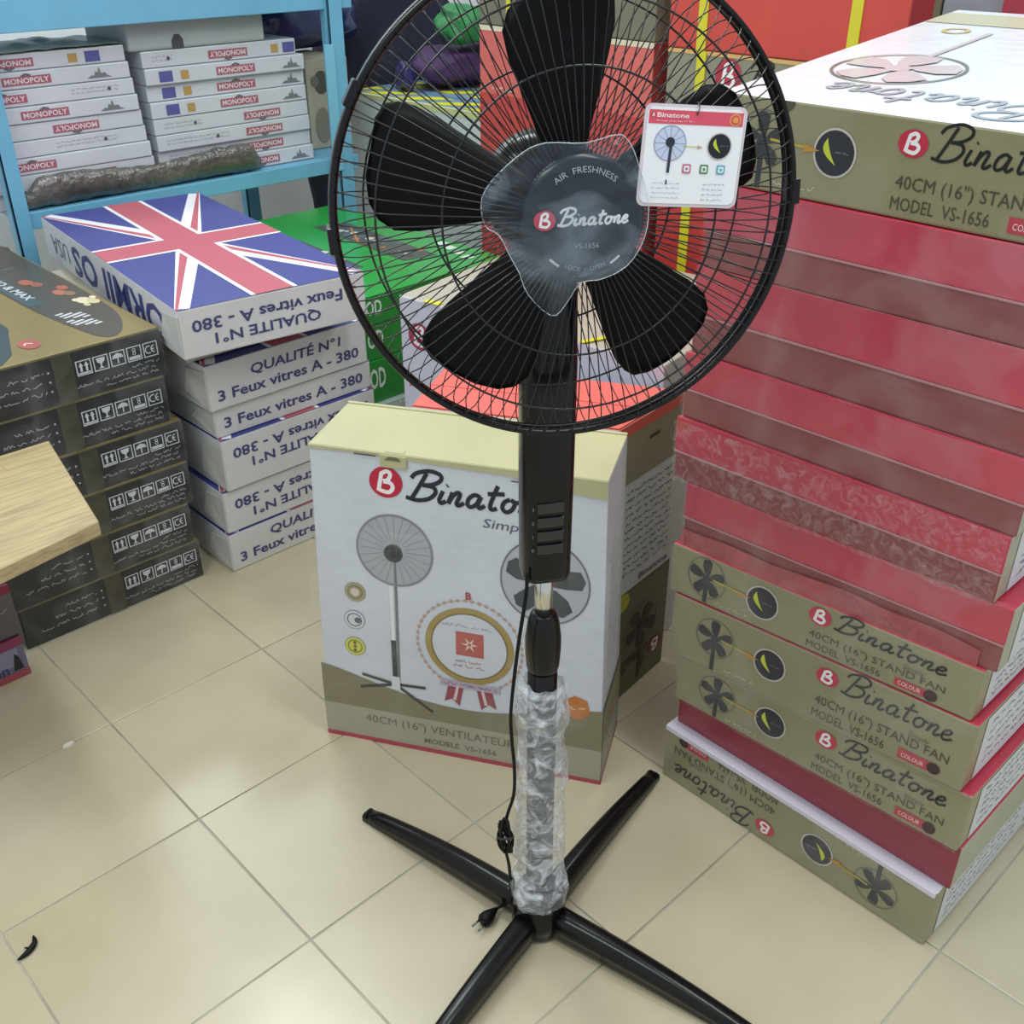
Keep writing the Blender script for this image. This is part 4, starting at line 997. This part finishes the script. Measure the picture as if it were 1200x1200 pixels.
# power cord, bundle and plug
cp = [L(p) for p in ((.2330, -.5560, .660), (.232, -.556, .63), (.225, -.549, .548), (.219, -.543, .451), (.220, -.543, .40), (.223, -.545, .347), (.222, -.545, .30), (.216, -.539, .262), (.212, -.536, .235))]
bm = bmesh.new(); tube(bm, spline(cp, 5), .0024, 8); link('power_cord', bm, BKM, fan, True)
bm = bmesh.new(); c0 = L((.213, -.537, .222))
for k in range(4):
    P_ = [c0+r_*((.007+.002*k)*math.cos(2*PI*i/14+k)*(.8))+Vector((0, 0, (.034-.003*k)*math.sin(2*PI*i/14)))-Vector((0, 0, .004*k))+fw*.003*(k-1.5) for i in range(14)]
    tube(bm, P_, .0024, 6, True)
link('cord_coil', bm, BKM, fan, True)
bm = bmesh.new(); tube(bm, [c0+Vector((0, 0, -.005))+r_*(.011*math.cos(a)) + fw*(.009*math.sin(a)) for a in [2*PI*i/12 for i in range(12)]], .0018, 6, True); link('cord_tie', bm, mat('#2a2c30', .5), fan, True)
cp = [c0+Vector((0, 0, -.03)), L((.222, -.535, .15)), L((.236, -.523, .09)), L((.246, -.512, .035)), L((.238, -.496, .014)), L((.226, -.494, .010))]
bm = bmesh.new(); tube(bm, spline(cp, 5), .0024, 8); link('power_cord', bm, BKM, fan, True)
bm = bmesh.new(); a0 = L((.228, -.4945, .012)); dvp = (L((.196, -.4965, .010))-a0).normalized()
tube(bm, [a0-dvp*.006, a0, a0+dvp*.012, a0+dvp*.022, a0+dvp*.026], [.003, .0055, .0105, .0115, .009], 10); plug = link('plug', bm, BKM, fan, True)
sdv = dvp.cross(Vector((0, 0, 1)))
for s_ in (-1, 1):
    bm = bmesh.new(); tube(bm, [a0+dvp*.025+sdv*.006*s_, a0+dvp*.041+sdv*.0065*s_], .0016, 8); link('plug_pin', bm, mat('#8a8478', .3, 0, 1), plug, True)

# hang tag on the grille
tg = empty('hang_tag', H_(.098, .050, .056)+B0, 0, label='white square hang tag with red header hooked on the fan grille', cat='tag')
TR = (HR*math.cos(-.075)+HU*math.sin(-.075)); TU = (HU*math.cos(-.075)-HR*math.sin(-.075))
def tM(u, v, e): return TR*u+TU*v+HN*e
def rrect(w_, h_, r, n=5, bow=0):
    P_ = []
    for cx, cy_, a0 in ((w_-r, h_-r, 0), (-w_+r, h_-r, PI/2), (-w_+r, -h_+r, PI), (w_-r, -h_+r, 1.5*PI)):
        for i in range(n+1): a = a0+PI/2*i/n; P_.append((cx+r*math.cos(a), cy_+r*math.sin(a)))
    return P_
def plate(w_, h_, r, z0, z1, m, name, par):
    bm = bmesh.new(); P_ = rrect(w_, h_, r)
    lo = [bm.verts.new(tM(a, b_, z0)) for a, b_ in P_]; hi = [bm.verts.new(tM(a, b_, z1)) for a, b_ in P_]
    bm.faces.new(lo[::-1]); bm.faces.new(hi)
    for k in range(len(P_)): bm.faces.new((lo[k], lo[(k+1) % len(P_)], hi[(k+1) % len(P_)], hi[k]))
    bmesh.ops.recalc_face_normals(bm, faces=bm.faces)
    return link(name, bm, m, par)
plate(.0478, .0435, .007, -.0006, .0004, mat('#d9cfd4', .25, .8), 'plastic_pouch', tg)
card = plate(.0450, .0405, .006, .0004, .0010, mat('#f2f3f6', .4), 'card', tg)
ik = Ink(tM, .0012)
ik.rect(-.0440, .0270, .0440, .0385, '#dd5a6c', 0); ik.write('Binatone', -.037, .0325, .0038, '#f6dfe3', 1, wd=.030, bold=True); ik.scribble(-.037, -.002, .0292, .0012, '#f6dfe3')
logo(ik, -.040, .0342, .0022, 1); ik.disc(.0365, .0325, .0055, '#e8a24e', 1); ik.disc(.0365, .0325, .0042, '#dd5a6c', 2); ik.disc(.0365, .0325, .0025, '#e8a24e', 3)
ik.disc(.0, .0362, .0012, '#7c3a48', 2, n=10)
ik.disc(-.022, .011, .0150, '#c9d3ea', 0); ik.ring(-.022, .011, .0150, .0006, '#8d97b5', 1)
for k in range(12):
    a = 2*PI*k/12; ik.line([(-.022, .011), (-.022+.0145*math.cos(a), .011+.0145*math.sin(a))], .0004, '#8d97b5', 1)
ik.disc(-.022, .012, .0042, '#2f3440', 2); ik.line([(-.021, .011), (-.0215, -.014)], .0026, '#3a3f49', 2); ik.line([(-.022, -.020), (-.022, -.024)], .0014, '#3a3f49', 2)
ik.line([(-.010, .009), (.006, .0085)], .0007, '#c9c05a', 1); ik.poly([(.004, .0100), (.009, .0085), (.004, .007)], '#b9a37a', 1)
moon(ik, .0245, .0100, .0105)
for x, h in ((-.004, '#c9708a'), (.0125, '#5f8a5c'), (.0285, '#5fb4c9')): ik.poly([(x+a, -.0100+b_) for a, b_ in rrect(.0040, .0040, .0012, 3)], h, 1); ik.poly([(x+a, -.0100+b_) for a, b_ in rrect(.0026, .0026, .0008, 3)], '#e9eef2', 2); ik.disc(x, -.0100, .0013, h, 3, n=8)
for k in range(4): ik.scribble(-.035, -.008, -.0235-.0042*k, .0011, '#8b8f9a'); ik.scribble(.013, .034, -.0235-.0045*k, .0012, '#7b7f8c')
ik.done('card_print', card)
bm = bmesh.new(); tube(bm, spline([tM(.0, .0362, .0016), tM(.001, .041, .003), tM(.0005, .046, -.002), tM(0, .041, -.009), tM(0, .0362, -.002)], 4), .0005, 5); link('tag_string', bm, mat('#3a3a3a', .6), tg)

# ---------------------------------------------------------------- bits on the floor
bm = bmesh.new(); P_ = spline([(-.334, -.066, .003), (-.318, -.064, .004), (-.304, -.055, .004), (-.300, -.040, .003)], 5)
tube(bm, P_, [.0012+.0035*math.sin(PI*min(1, max(0, k/(len(P_)-1)))) for k in range(len(P_))], 8); tube(bm, [(-.312, -.060, .004), (-.318, -.052, .003)], [.0025, .001], 6)
setp(link('plastic_scrap', bm, BKM, None, True), 'small black curved plastic scrap on the tile joint at lower left', 'scrap')
bm = bmesh.new(); vs = [bm.verts.new((-.083+.012*a, .332+.007*b_, .0012)) for a, b_ in ((-1, -.6), (.2, -1), (1, .1), (.6, .9), (-.5, .8))]
bm.faces.new(vs); rv = bmesh.ops.extrude_face_region(bm, geom=list(bm.faces))
for v in [e for e in rv['geom'] if isinstance(e, bmesh.types.BMVert)]: v.co.z -= .001
setp(link('paper_scrap', bm, mat('#e3dfd2', .7)), 'tiny white paper scrap on a floor joint in front of the black cartons', 'scrap')
